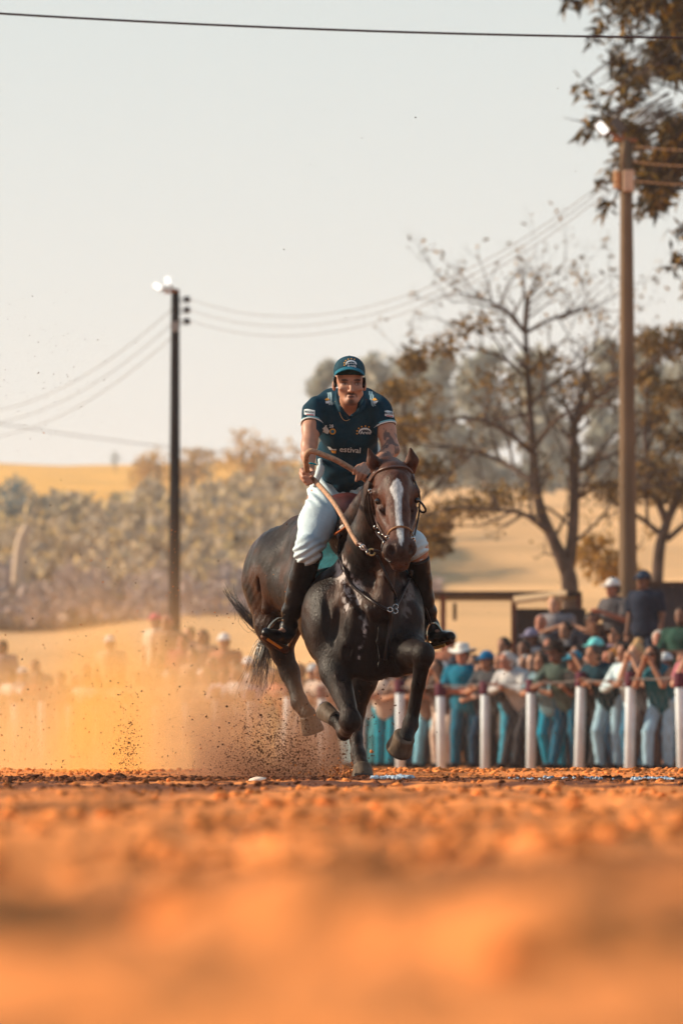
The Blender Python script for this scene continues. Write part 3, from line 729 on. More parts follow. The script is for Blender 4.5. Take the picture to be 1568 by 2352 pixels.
stirrup(None, [(1016, 1486, 30.2), (1020, 1470, 30.22), (1012, 1448, 30.26), (1000, 1433, 30.28), (988, 1432, 30.28), (980, 1446, 30.28), (980, 1466, 30.28), (986, 1486, 30.3), (994, 1493, 30.28)],
        [(992, 1493, 30.2), (1022, 1485, 30.12), (998, 1487, 30.36)], 0)
tube_obj('stirrup_leather', [W(655, 1424, 30.30), W(668, 1402, 30.27), W(684, 1372, 30.28), (W(700, 1335, 30.33))], [.016, .017, .017, .015], dark_leather, saddle, 6, 5, flat=.35)
tube_obj('stirrup_leather', [W(988, 1432, 30.28), W(982, 1412, 30.24), W(974, 1390, 30.22), W(968, 1360, 30.24)], [.014, .015, .015, .013], dark_leather, saddle, 6, 5, flat=.5)

# ------------------------------------------------------------------ the rider
skin_m = mat('tanned_skin', vcol=True, rough=0.5, vary=0.08, vscale=30, spec=0.4)
AR = [(W(723, 943, 30.24), .056), (W(715, 985, 30.17), .049), (W(710, 1022, 30.10), .041), (W(708, 1046, 30.04), .037), (W(712, 1076, 29.98), .026)]
AL = [(W(873, 943, 30.24), .056), (W(887, 990, 30.20), .049), (W(897, 1032, 30.15), .045), (W(880, 1054, 30.08), .040), (W(848, 1072, 30.0), .028)]
def torso(S, e=0.0):
    S.cap(W(742, 942, 30.30), W(860, 942, 30.30), .078 + e, .078 + e, .04)
    S.cap(W(762, 918, 30.36), W(838, 918, 30.36), .056 + e, .056 + e, .05)
    S.ell(W(802, 972, 30.32), (.172 + e, .125 + e, .165 + e), .05)
    S.ell(W(800, 1048, 30.44), (.166 + e, .12 + e, .165 + e), .05)
    S.ell(W(790, 1118, 30.58), (.158 + e, .12 + e, .10 + e), .05)
def sculpt_rider():
    S = Sculpt((-.48, 29.75, .40), (.66, 30.82, 2.36), .0062)
    torso(S, -.012)
    S.cap(W(797, 945, 30.28), W(803, 903, 30.12), .056, .047, .025)
    S.ell(W(802, 862, 30.04), (.074, .092, .080), .02)
    S.cap(W(803, 878, 29.995), W(805, 912, 29.985), .063, .043, .03)
    S.ell(W(805, 894, 29.99), (.062, .055, .05), .02)
    S.ell(W(806, 922, 29.955), (.030, .026, .022), .02)
    S.cap(W(785, 904, 30.01), W(799, 922, 29.97), .018, .016, .02); S.cap(W(826, 905, 30.01), W(812, 922, 29.97), .018, .016, .02)
    S.cap(W(806, 880, 29.932), W(807, 897, 29.912), .007, .012, .008)                       # nose
    S.ell(W(801, 899, 29.925), (.008, .010, .007), .005); S.ell(W(812, 899, 29.925), (.008, .010, .007), .005)
    S.ell(W(790, 873, 29.945), (.022, .012, .007), .010); S.ell(W(821, 874, 29.945), (.022, .012, .007), .010)   # brows
    S.ell(W(791, 881, 29.930), (.014, .012, .009), .010, mode='cut'); S.ell(W(820, 882, 29.930), (.014, .012, .009), .010, mode='cut')
    S.ell(W(791, 881, 29.954), (.012, .012, .009), .003); S.ell(W(820, 882, 29.954), (.012, .012, .009), .003)
    S.ell(W(785, 893, 29.952), (.018, .014, .012), .015); S.ell(W(827, 894, 29.952), (.018, .014, .012), .015)   # cheeks
    S.ell(W(806, 909.5, 29.934), (.021, .010, .0055), .004); S.ell(W(806, 914.5, 29.934), (.018, .010, .0055), .004)
    S.cap(W(799, 912, 29.922), W(813, 912, 29.922), .0022, .0022, .002, mode='cut')
    for x, s in ((767, -1), (836.5, 1)):
        S.ell(W(x, 886, 30.04), (.011, .020, .031), .008); S.ell(W(x, 885, 30.015), (.006, .010, .017), .004, mode='cut')
    S.chain(AR, .02); S.chain(AL, .02)
    # the hand that holds the rope by its loop: palm, four fingers curled round, thumb on top
    S.ell(W(702, 1088, 29.975), (.034, .036, .036), .02)
    for i, (x0, y0, x1, y1, x2, y2) in enumerate(((692, 1078, 697, 1085, 710, 1089), (690, 1087, 696, 1096, 711, 1097), (692, 1096, 699, 1105, 713, 1104), (698, 1104, 706, 1112, 717, 1109))):
        S.chain([(W(x0, y0, 29.955), .0105), (W(x1, y1, 29.915), .0100), (W(x2, y2, 29.908), .0085)], .004)
    S.chain([(W(712, 1074, 29.97), .013), (W(719, 1084, 29.93), .011), (W(716, 1094, 29.900), .0095)], .006)
    # the hand laid over the rope from above
    S.ell(W(841, 1076, 29.975), (.034, .032, .028), .02)
    for (x0, y0, x1, y1, x2, y2) in ((824, 1070, 814, 1078, 812, 1088), (832, 1070, 822, 1084, 818, 1105), (840, 1074, 831, 1088, 826, 1101), (847, 1080, 841, 1091, 836, 1099)):
        S.chain([(W(x0, y0, 29.93), .0108), (W(x1, y1, 29.865), .0102), (W(x2, y2, 29.872), .0082)], .004)
    S.chain([(W(836, 1066, 29.95), .013), (W(820, 1074, 29.92), .010), (W(810, 1082, 29.925), .0085)], .006)
    # legs
    S.chain([(W(752, 1132, 30.6), .10), (W(728, 1205, 30.36), .088), (W(706, 1268, 30.13), .062), (W(691, 1340, 30.21), .046), (W(665, 1430, 30.33), .030)], .03)
    S.chain([(W(838, 1132, 30.6), .10), (W(895, 1200, 30.36), .088), (W(954, 1258, 30.13), .062), (W(967, 1330, 30.20), .042), (W(990, 1430, 30.31), .027)], .03)
    S.chain([(W(664, 1446, 30.34), .028), (W(632, 1460, 30.25), .020)], .01); S.chain([(W(992, 1446, 30.32), .026), (W(1018, 1463, 30.23), .020)], .01)
    return S.mesh(1)
RV, RQ = sculpt_rider()
rider_bvh = bvh(RV, RQ)
def rider_colour(V):
    px, py = pic(V); n = fbm(V * 40, 3, 6); n1 = fbm(V * 12, 3, 16)
    c = np.array([0.43, 0.215, 0.14]) * (1 + .10 * n[:, None]); 
    head = (py < 935) & (np.abs(px - 803) < 45) & (V[:, 1] < 30.2)
    def spot(cx, cy, rx, ry, col, a, soft=.6):
        nonlocal c
        d = np.sqrt(((px - cx) / rx) ** 2 + ((py - cy) / ry) ** 2); w = (1 - smooth01(d, 1 - soft, 1 + soft * .4)) * a * head * (V[:, 1] < 29.99)
        c = c + (np.array(col) - c) * w[:, None]
    for x in (791, 820.5):
        spot(x, 880, 10.5, 6.5, (.050, .022, .017), .85, .7); spot(x, 873, 10, 2.6, (.018, .010, .010), .95, .4)  # shade of the cap brim painted round the eyes, then dark brows
        spot(x, 881.4, 4.5, 1.7, (.40, .34, .32), .8, .3); spot(x + .5, 881.3, 1.9, 1.9, (.01, .006, .006), 1, .3)
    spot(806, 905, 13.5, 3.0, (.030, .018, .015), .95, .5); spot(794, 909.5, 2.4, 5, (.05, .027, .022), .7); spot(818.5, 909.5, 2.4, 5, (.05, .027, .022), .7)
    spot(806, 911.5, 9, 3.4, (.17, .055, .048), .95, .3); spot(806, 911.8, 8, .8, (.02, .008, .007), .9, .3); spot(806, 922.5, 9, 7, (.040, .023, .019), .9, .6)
    spot(806, 927, 27, 9, (.085, .044, .034), .65, .8); spot(772, 905, 6, 16, (.12, .06, .045), .5, .8); spot(838, 905, 6, 16, (.10, .05, .04), .5, .8); spot(801.5, 900.5, 1.8, 1.2, (.05, .02, .015), .8); spot(811, 900.5, 1.8, 1.2, (.05, .02, .015), .8)  # jaw stubble with the shade under the chin painted into it; nostrils
    # tattooed forearm and upper arm
    t = (px > 868) & (py > 984) & (py < 1080) & (V[:, 1] < 30.4)
    pat = smooth01(fbm(V * 34, 3, 91), -.02, .10) * smooth01(px, 870, 884) * t
    c = c + (np.array([.055, .050, .055]) - c) * (.78 * pat)[:, None]
    return c
rider = empty('person', W(800, 1150, 30.5), 'rider in navy polo shirt, cap, white breeches and black boots leaning over the galloping horse', 'person')
rl = np.array(rider.location)
def rchild(name, V, Q, m, cols=None, parent=None, smooth=True): return obj(name, new_mesh(name, np.asarray(V) - rl, Q, smooth, cols), m, parent or rider)
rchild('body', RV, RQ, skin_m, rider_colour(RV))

# polo shirt
shirt_m = mat('navy_polo', vcol=True, rough=0.8, vary=0.12, vscale=60, bump=0.35, bscale=300, spec=.10)
S = Sculpt((-.40, 29.95, 1.36), (.52, 30.85, 2.16), .0062)
torso(S, .006)
S.chain([(AR[0][0], .067), (AR[1][0], .059)], .04); S.chain([(AL[0][0], .067), (AL[1][0], .059)], .04)
S.cap(W(797, 950, 30.29), W(801, 920, 30.20), .074, .062, .03)
def folds(P):
    px, py = pic(P); u = px - 800
    f = np.sin((py * .11 + u * .07) + 2.2 * vnoise(P * 7, 3)) * smooth01(py, 1010, 1100) + 1.2 * vnoise(P * np.array([16, 10, 9]), 12)
    f += np.sin(u * .16 - py * .07 + 1.5 * vnoise(P * 6, 4)) * .6 * smooth01(np.abs(u), 45, 85) * (py < 980)
    return f
S.ripple(.0046, folds)
S.cap(W(803, 900, 30.05), W(800, 938, 30.16), .064, .058, .008, mode='cut')
S.cap(W(803, 925, 30.06), W(803, 957, 30.08), .050, .006, .006, mode='cut')
d = (AR[1][0] - AR[0][0]); d /= np.linalg.norm(d); 
F0 = S.F.copy(); G = S.grid_points()
for A, x0 in ((AR, -1), (AL, 1)):
    d = A[1][0] - A[0][0]; d = d / np.linalg.norm(d); p = A[0][0] + d * (.100)
    dist = ((G - p.astype(np.float32)) @ d.astype(np.float32))
    side = (G[..., 0] < -.135) if x0 < 0 else (G[..., 0] > .195)
    near = np.linalg.norm(np.cross(G - p.astype(np.float32), d.astype(np.float32)), axis=-1) < .11
    S.F = np.where(side & near, np.maximum(S.F, dist), S.F)
hem = W(790, 1124, 30.5); S.plane(hem, (0.03, .55, -1))
V, Q = S.mesh(1); SHV, SHQ = V, Q
shirt_bvh = bvh(V, Q)
px, py = pic(V); n = fbm(V * 12, 3, 2)[:, None]
c = np.array([0.0085, 0.040, 0.066]) * (1 + .35 * n)
pan = smooth01(px, 866, 869) * (py > 992) * (py < 1060) * (V[:, 1] < 30.6)
c = c + (np.array([.45, .62, .68]) - c) * pan[:, None]
for cx0, cy0, cx1, cy1 in ((755, 893, 759, 930), (849, 893, 858, 932)):
    t = np.clip((py - cy0) / (cy1 - cy0), 0, 1); xl = cx0 + (cx1 - cx0) * t
    inn = (py > cy0 - 3) & (py < cy1) & (V[:, 1] < 30.3)
    for o in (-2.6, 2.6):
        w = (1 - smooth01(np.abs(px - xl - o), .9, 2.0)) * inn; c = c + (np.array([.45, .62, .66]) - c) * w[:, None]
rchild('polo_shirt', V, Q, shirt_m, c)
white_m = mat('white_print', (.70, .76, .78), .7); gold_m = mat('gold_print', (.75, .36, .06), .6); cyan_m = mat('cyan_trim', (.20, .50, .58), .7)
red_m = mat('red_print', (.45, .06, .08), .6); navy_m = mat('navy_print', (.01, .04, .07), .7)
shirt = bpy.data.objects['polo_shirt']
for A in (AR, AL):
    d = A[1][0] - A[0][0]; d = d / np.linalg.norm(d); r = .0600
    for off, mm, w in ((.096, white_m, .0042), (.088, cyan_m, .0035)):
        c0 = A[0][0] + d * off; z = Vector(d).to_track_quat('Z', 'Y').to_matrix(); t = np.linspace(0, 2 * math.pi, 25)
        p = np.stack([np.cos(t) * r, np.sin(t) * r, t * 0], 1) @ np.array(z).T + c0
        v, f = tubes([(p, w)], 6); rchild('sleeve_trim', v, f, mm, parent=None)
# collar leaves and placket
for pts in ([(773, 904, 30.14), (774, 922, 30.06), (782, 941, 30.00), (799, 957, 30.03)], [(835, 905, 30.14), (835, 924, 30.06), (827, 942, 30.00), (806, 957, 30.03)]):
    p = spline([W(*q) for q in pts], 5); v, f = tubes([(p, np.interp(np.linspace(0, 1, len(p)), [0, .4, 1], [.012, .020, .009]))], 8, flat=.6)
    rchild('collar', v, f, mat('navy_collar', (.008, .036, .060), .85, bump=.3, bscale=300))
def necklace():
    pts = [(770, 922), (774, 934), (779, 947), (784, 958), (790, 965), (797, 966), (803, 963)]
    p = [on(shirt_bvh, x, y, .004, 30.0) for x, y in pts]; v, f = tubes([(spline(p, 4), .0016)], 5); rchild('necklace', v, f, brass)
necklace()
# lettering laid on the cloth
def text_on(tree, body, cx, cy, hpx, m, name, rot=0.0, parent=None, squeeze=1.0, off=.004, extr=0.0):
    cu = bpy.data.curves.new('t', 'FONT'); cu.body = body; cu.size = 1.0; cu.align_x = 'CENTER'; cu.align_y = 'CENTER'; cu.offset = .012; cu.resolution_u = 3
    to = bpy.data.objects.new('t', cu); COL.objects.link(to); bpy.context.view_layer.update()
    me = to.to_mesh(); V = np.array([v.co[:] for v in me.vertices]); T = [tuple(p.vertices) for p in me.polygons]; to.to_mesh_clear(); bpy.data.objects.remove(to)
    import bmesh
    bm = bmesh.new(); vs = [bm.verts.new((x, y, 0)) for x, y, _ in V]
    for t in T:
        try: bm.faces.new([vs[i] for i in t])
        except ValueError: pass
    bmesh.ops.triangulate(bm, faces=bm.faces)
    bmesh.ops.subdivide_edges(bm, edges=[e for e in bm.edges if e.calc_length() > .25], cuts=1)
    bmesh.ops.triangulate(bm, faces=bm.faces)
    bm.verts.index_update(); V = np.array([v.co[:] for v in bm.verts]); F = np.array([[v.index for v in f.verts] for f in bm.faces]); bm.free()
    c, s = math.cos(rot), math.sin(rot)
    out = []
    for x, y, _ in V:
        x *= squeeze; X, Y = x * c - y * s, x * s + y * c
        q = on(tree, cx + X * hpx, cy - Y * hpx, off, 30.1); out.append(q)
    return rchild(name, np.array(out), F, m, parent=parent, smooth=False)
def patch(tree, pts, m, name, off=.003, parent=None):
    """a flat print filled from an outline of picture points"""
    import bmesh
    bm = bmesh.new(); vs = [bm.verts.new((x, -y, 0)) for x, y in pts]; f = bm.faces.new(vs); bmesh.ops.triangulate(bm, faces=[f])
    for _ in range(2): bmesh.ops.subdivide_edges(bm, edges=[e for e in bm.edges if e.calc_length() > 4], cuts=1); bmesh.ops.triangulate(bm, faces=bm.faces)
    bm.verts.index_update(); out = [on(tree, v.co.x, -v.co.y, off, 30.1) for v in bm.verts]; F = np.array([[v.index for v in f.verts] for f in bm.faces]); bm.free()
    return rchild(name, np.array(out), F, m, parent=parent, smooth=False)
def disc(cx, cy, r, n=10): return [(cx + r * math.cos(2 * math.pi * i / n), cy + r * math.sin(2 * math.pi * i / n)) for i in range(n)]
text_on(shirt_bvh, 'estival', 804, 1033, 17.5, white_m, 'lettering', rot=-.07, squeeze=1.12)
patch(shirt_bvh, [(752, 1025), (758, 1026), (764, 1031), (773, 1031), (772, 1034), (757, 1033)], white_m, 'print')
patch(shirt_bvh, [(760, 1034), (772, 1035), (771, 1041), (763, 1040)], gold_m, 'print')
def horseshoe(cx, cy, s, tree, emblem_name):
    for i in range(6):
        a = math.radians(200 - 26 * i - 8); patch(tree, disc(cx + s * 1.25 * math.cos(a), cy - s * .95 * math.sin(a), s * .13, 6), gold_m, emblem_name)
    arc = [(cx + s * math.cos(a), cy - s * .72 * math.sin(a)) for a in np.linspace(math.radians(190), math.radians(-5), 10)]
    inner = [(cx + s * .86 * math.cos(a), cy + 1.2 - s * .55 * math.sin(a)) for a in np.linspace(math.radians(-5), math.radians(190), 10)]
    patch(tree, arc + inner, white_m, emblem_name)
horseshoe(838, 993, 15, shirt_bvh, 'emblem')
text_on(shirt_bvh, 'Areia', 839, 993.5, 11, white_m, 'emblem_lettering', squeeze=1.0)
text_on(shirt_bvh, 'Casa Branca', 838, 986.5, 4.6, white_m, 'emblem_lettering')
patch(shirt_bvh, disc(764, 991, 7.2, 12), gold_m, 'emblem'); patch(shirt_bvh, disc(764, 991, 4.4, 10), mat('green_print', (.05, .22, .14), .6), 'emblem', .0045)
patch(shirt_bvh, disc(764, 991, 2.8, 8), mat('blue_print', (.03, .15, .40), .6), 'emblem', .006)
text_on(shirt_bvh, '28', 761, 979, 10, white_m, 'emblem_lettering')
for pts in ([(741, 992), (746, 977), (750, 976), (747, 993)], [(746, 994), (750, 980), (757, 990), (753, 997)], [(739, 985), (744, 980), (745, 990)]): patch(shirt_bvh, pts, white_m, 'emblem')
for cx, cy in ((752, 921), (861, 921)):
    patch(shirt_bvh, [(cx - 7, cy - 3), (cx, cy - 7), (cx + 5, cy - 2), (cx - 3, cy)], gold_m, 'emblem'); patch(shirt_bvh, [(cx - 5, cy + 1), (cx + 7, cy), (cx + 3, cy + 6), (cx - 4, cy + 6)], white_m, 'emblem')
for cx, cy, w in ((711, 948, 12), (893, 951, 10)):
    patch(shirt_bvh, [(cx - w, cy - 7), (cx - w * .4, cy - 8.5), (cx + w, cy - 5), (cx + w, cy + 8), (cx - w * .4, cy + 6), (cx - w, cy + 4)], white_m, 'emblem')
    patch(shirt_bvh, [(cx - w * .6, cy + 3.4), (cx + w * .8, cy + 5), (cx + w * .8, cy + 7), (cx - w * .6, cy + 5.2)], red_m, 'emblem', .0045)
    text_on(shirt_bvh, 'MAGNA', cx, cy - 1, 7.4, navy_m, 'emblem_lettering', rot=-.1, squeeze=.8, off=.006)

# cap
cap_m = mat('navy_cap', (.010, .055, .085), .75, vary=.15, vscale=60, bump=.4, bscale=260, spec=.12)
S = Sculpt(W(760, 885, 30.0) - [.03, .12, .03], W(845, 812, 30.1) + [.03, .12, .02], .005)
S.ell(W(802, 861, 30.045), (.083, .102, .094), 0); S.ell(W(802, 847, 30.02), (.079, .094, .066), .02)
S.plane(W(802, 862, 30.02), (-.03, .10, -1))
V, Q = S.mesh(1); cap = rchild('cap', V, Q, cap_m); cap_bvh = bvh(V, Q)
th = np.linspace(-1.18, 1.18, 19); rr = np.linspace(0, 1, 7); V = []
for top in (0, 1):
    for r in rr:
        for t in th:
            L = (.082 * math.cos(t * .95)) * r
            base = W(802, 864, 30.035) + np.array([.082 * math.sin(t), -.098 * math.cos(t), 0])
            V.append(base + np.array([math.sin(t) * L * .35, -math.cos(t * .5) * L, .044 - .021 * r - .048 * (abs(t) / 1.18) ** 1.7 * (.55 + .45 * r) + .0035 * top]))
nt, nr = len(th), len(rr); Q = []
for k in (0, 1):
    for i in range(nr - 1):
        for j in range(nt - 1):
            a = k * nt * nr + i * nt + j; q = [a, a + 1, a + nt + 1, a + nt]; Q.append(q if k else q[::-1])
for j in range(nt - 1): a = (nr - 1) * nt + j; Q.append([a, a + 1, a + 1 + nt * nr, a + nt * nr])
for i in range(nr - 1):
    for e in (0, nt - 1): a = i * nt + e; Q.append([a, a + nt, a + nt + nt * nr, a + nt * nr])
rchild('brim', V, np.array(Q), mat('cap_brim', (.012, .135, .20), .7, vary=.1, bump=.3, bscale=260), parent=None)
horseshoe(806, 836.5, 12.5, cap_bvh, 'cap_emblem'); text_on(cap_bvh, 'Areia', 807, 841, 9.5, white_m, 'cap_lettering', squeeze=.95, off=.004)
text_on(cap_bvh, 'Casa Branca', 806, 835, 4.6, white_m, 'cap_lettering', off=.004)
V, Q = lathe([(0, 0), (.008, .0), (.009, .004), (.004, .007), (0, .008)], 10, (0, 0, 1), W(802, 820, 30.03)); rchild('cap_button', V, Q, cap_m)
hair_dark = mat('short_black_hair', (.014, .010, .010), .6)
for pts in ([(770, 866, 30.0), (769, 878, 30.01), (771, 888, 30.0)], [(835, 868, 30.0), (836, 879, 30.01), (834, 889, 30.0)]):
    p = [W(*q) for q in pts]; v, f = tubes([(spline(p, 4), .009)], 6); rchild('sideburn', v, f, hair_dark)

# breeches
breech_m = mat('white_breeches', (.52, .64, .69), .75, vary=.06, vscale=12, bump=.35, bscale=40, spec=.25)
S = Sculpt((-.42, 29.9, .98), (.58, 30.85, 1.66), .0065)
S.ell(W(790, 1122, 30.58), (.170, .132, .12), .05)
S.chain([(W(756, 1132, 30.6), .108), (W(730, 1200, 30.36), .097), (W(706, 1268, 30.13), .071)], .04)
S.chain([(W(838, 1132, 30.6), .118), (W(895, 1198, 30.36), .095), (W(950, 1258, 30.13), .071)], .04)
S.ell(W(702, 1262, 30.11), (.066, .06, .080), .03); S.ell(W(954, 1254, 30.12), (.054, .06, .080), .03)
def bf(P):
    px, py = pic(P); k = smooth01(py, 1225, 1265)
    f = k * np.sin(py * .38 + px * .20 + 2 * vnoise(P * 9, 3)) + .9 * vnoise(P * np.array([12, 12, 8]), 7)
    f += 1.1 * np.sin(py * .22 - px * .28 + 2.4 * vnoise(P * 6, 9)) * (1 - smooth01(py, 1130, 1175)); return f
S.ripple(.0058, bf); S.plane(W(790, 1088, 30.58), (0, .1, 1))
V, Q = S.mesh(1); rchild('breeches', V, Q, breech_m)
v, f = tubes([(spline([W(722, 1118, 30.35), W(728, 1098, 30.33), W(736, 1078, 30.33), W(735, 1055, 30.36)], 4), [.012] * 3 + [.018] * 3 + [.022] * 4 + [.012] * 3)], 8)
rchild('loose_shirt_tail', v, f, breech_m)
v, f = tubes([(spline([W(700, 1068, 29.965), W(713, 1064, 29.93), W(726, 1067, 29.965)], 5), .0045)], 6); rchild('wristband', v, f, mat('turquoise_band', (.01, .35, .42), .5))

# boots
boot_m = mat('black_boot_leather', (.008, .007, .008), .30, vary=.3, vscale=12, bump=.4, bscale=45, spec=.25)
sole_m = mat('boot_sole', (.10, .04, .02), .6)
def boot(leg, foot, name='boot'):
    pts = [W(*p[:3]) for p in leg + foot]; S = Sculpt(np.min(pts, 0) - .13, np.max(pts, 0) + .13, .0065)
    S.chain([(W(*p[:3]), p[3]) for p in leg], .02)
    for a, b in zip(foot[:-1], foot[1:]): S.cap(W(*a[:3]), W(*b[:3]), a[3], b[3], .025)
    top = W(*leg[0][:3]); S.ripple(.003, lambda P: np.sin(P[:, 2] * 90 + 3 * vnoise(P * 14, 3)) * (1 - smooth01(P[:, 2], .86, .98)) + .6 * vnoise(P * 14, 8))
    a = W(*leg[0][:3]) - W(*leg[1][:3]); S.plane(top, a)
    return S.mesh(1)
V, Q = boot([(706, 1282, 30.14, .070), (693, 1330, 30.20, .066), (683, 1368, 30.24, .059), (669, 1405, 30.29, .047), (664, 1432, 30.33, .043)],
            [(664, 1446, 30.34, .044), (652, 1462, 30.32, .040), (628, 1461, 30.24, .033), (611, 1452, 30.18, .026)]); b = rchild('boot', V, Q, boot_m)
v, f = tubes([(spline([W(603, 1461, 30.17), W(620, 1472, 30.22), W(640, 1485, 30.28), W(658, 1492, 30.33)], 4), [.014, .018, .021, .022, .021, .019, .016, .017, .019, .021, .022, .022, .022])], 8, flat=None)
obj('sole', new_mesh('sole', v - rl, f), sole_m, b)
V, Q = boot([(957, 1282, 30.14, .068), (966, 1330, 30.20, .058), (975, 1375, 30.24, .047), (984, 1405, 30.28, .038), (989, 1428, 30.31, .037)],
            [(992, 1444, 30.32, .040), (1000, 1460, 30.30, .039), (1018, 1464, 30.24, .032), (1034, 1461, 30.18, .026)]); b = rchild('boot', V, Q, boot_m)
v, f = tubes([(spline([W(990, 1484, 30.32), W(1006, 1482, 30.26), W(1022, 1477, 30.2), W(1038, 1471, 30.16)], 4), [.020] * 5 + [.016] * 8)], 8)
obj('sole', new_mesh('sole', v - rl, f), sole_m, b)
# ------------------------------------------------------------------ fence along the track
post_m = mat('white_painted_post', (.72, .82, .88), .7, vary=.10, vscale=3, bump=.3, bscale=40)
band_m = mat('maroon_band', (.10, .022, .040), .7, vary=.2)
wire_m = mat('grey_wire', (.16, .14, .13), .6, metal=.3)
def gz(x, y): return float(terrain(x, y))
V, Q = lathe([(0, -.3), (.064, -.3), (.064, 1.02), (.060, 1.05), (0, 1.05)], 16); post_me = new_mesh('post', V, Q); post_me.materials.append(post_m)
V, Q = lathe([(.077, 1.051), (.079, 1.06), (.079, 1.22), (.070, 1.235), (0, 1.235)], 16); band_me = new_mesh('rail_band', V, Q); band_me.materials.append(band_m)
fence = empty('fence', (FX0, FY0, gz(FX0, FY0)), 'white round posts with maroon tops and thin wire mesh along the race track', 'fence')
fl = np.array(fence.location)
def fpt(k, d=0.0): return np.array([FX0 + FDX * k + FN[0] * d, FY0 + FDY * k + FN[1] * d])
for k in range(-3, 24):
    x, y = fpt(k); z = gz(x, y)
    o = obj('post', post_me, None, fence, (x - fl[0], y - fl[1], z - fl[2])); b = bpy.data.objects.new('rail_band', band_me); COL.objects.link(b); b.parent = o
    o.rotation_euler = (R.uniform(-.02, .02), R.uniform(-.03, .03), 0); o.scale = (1, 1, R.uniform(.97, 1.04))
railp = [np.array([*fpt(k), gz(*fpt(k)) + 1.17 - .02 * (k % 1 != 0)]) - fl for k in np.arange(-3, 23.1, .5)]
v, f = tubes([(np.array(railp), .009)], 7); obj('rail', new_mesh('rail', v, f), wire_m, fence)
# diamond mesh between the posts: one part, too many wires to pick apart
it = []
for k in np.arange(-3, 23, 0.13):
    for s in (1, -1):
        a, b = fpt(k, .05), fpt(k + s * .52, .05); za, zb = gz(*a) + .04, gz(*b) + 1.0
        it.append((np.array([[*a, za], [*b, zb]]) - fl, .0018))
v, f = tubes(it, 3); tag(obj('wire_mesh', new_mesh('wire_mesh', v, f), wire_m, fence), kind='stuff')

# ------------------------------------------------------------------ poles, lamps and wires
pole_m = mat('weathered_concrete_pole', (.155, .105, .066), .9, vary=.2, vscale=4, bump=.4, bscale=20, stretch=(1, 1, .2))
dark_pole_m = mat('dark_tarred_pole', (.014, .011, .012), .85, vary=.25, vscale=4, bump=.4, bscale=20, stretch=(1, 1, .2))
lamp_on = mat('lit_lamp_glass', (.9, .9, .9), .3, emit=(1, .97, .9), estr=.8)
lamp_body = mat('lamp_housing', (.10, .075, .065), .5, metal=.4)
insul = mat('porcelain', (.10, .10, .11), .3); boxm = mat('cream_box', (.60, .42, .30), .6, vary=.1)
rust = mat('rusty_bracket', (.30, .12, .06), .8)
def lamp(parent, base, px, py, Y, ang, w, h, lit, po):
    """flood lamp: a shallow housing with a glass face towards the camera"""
    c = W(px, py, Y); a = math.radians(ang); ux = np.array([math.cos(a), 0, math.sin(a)]); uy = np.array([-math.sin(a), .35, math.cos(a)]); uy /= np.linalg.norm(uy); uz = np.cross(ux, uy)
    def slab(w, h, d0, d1, k=.15):
        V = []
        for d in (d0, d1):
            for x, y in ((-1 + k, -1), (1 - k, -1), (1, -1 + k), (1, 1 - k), (1 - k, 1), (-1 + k, 1), (-1, 1 - k), (-1, -1 + k)): V.append(c - po + ux * x * w / 2 + uy * y * h / 2 + uz * d)
        Q = [[i, (i + 1) % 8, 8 + (i + 1) % 8, 8 + i] for i in range(8)]; Q += [[0, 1, 2, 3], [0, 3, 4, 7], [4, 5, 6, 7], [8, 11, 10, 9], [8, 15, 12, 11], [12, 15, 14, 13]]
        return np.array(V), np.array(Q)
    V, Q = slab(w, h, -.03, .05); o = obj('flood_lamp', new_mesh('flood_lamp', V, Q, False), lamp_body, parent)
    V, Q = slab(w * .9, h * .92, .050, .060); obj('lamp_glass', new_mesh('lamp_glass', V, Q, False), lamp_on if lit else lamp_body, o)
    t = W(*base) - po; v, f = tubes([(np.array([t, c - po]), .022)], 6); obj('lamp_arm', new_mesh('lamp_arm', v, f), rust, o)
def pole(label, pxb, pxt, pyt, Y, r0, r1, m):
    b = W(pxb, 1500, Y); z = gz(b[0], b[1]); po = np.array([b[0], b[1], z]); t = W(pxt, pyt, Y)
    e = empty('utility_pole', po, label, 'utility pole', 'utility poles behind the crowd')
    P = np.linspace([0, 0, -.4], t - po, 9); v, f = tubes([(P, np.linspace(r0, r1, 9))], 14); obj('shaft', new_mesh('shaft', v, f), m, e); return e, po
YR, YL = 84.0, 110.0
e, po = pole('thick weathered pole with a cream box and two flood lamps', 1442, 1437, 322, YR, .152, .088, pole_m)
lamp(e, (1428, 318, YR), 1383, 297, YR - .2, 38, .13, .22, True, po); lamp(e, (1432, 318, YR), 1420, 289, YR - .1, 35, .14, .26, False, po)
v, q = box(W(1430, 440, YR - .17) - po, W(1455, 390, YR - .36) - po); obj('junction_box', new_mesh('junction_box', v, q, False), boxm, e)
v, f = tubes([(np.array([W(1424, 440, YR - .1), W(1430, 360, YR - .1), W(1436, 322, YR - .1)]) - po, .035)], 8); obj('conduit', new_mesh('conduit', v, f), pole_m, e)
v, f = tubes([(np.array([W(1408, 320, YR - .05), W(1462, 322, YR - .05)]) - po, .030)], 6); obj('lamp_bracket', new_mesh('lamp_bracket', v, f), rust, e)
for y in (398, 411, 426):
    V, Q = lathe([(0, -.05), (.05, -.05), (.06, -.01), (.05, .03), (.03, .05), (0, .05)], 10, (0, 0, 1), W(1416, y, YR - .12) - po); obj('insulator', new_mesh('insulator', V, Q), mat('ochre_insulator', (.45, .26, .14), .5), e)
e2, po2 = pole('thin dark pole with bright twin lamps rising from the dust', 400, 403, 664, YL, .132, .080, dark_pole_m)
lamp(e2, (396, 670, YL), 364, 660, YL - .2, 58, .12, .20, True, po2); lamp(e2, (400, 668, YL), 386, 648, YL - .2, 10, .13, .19, True, po2)
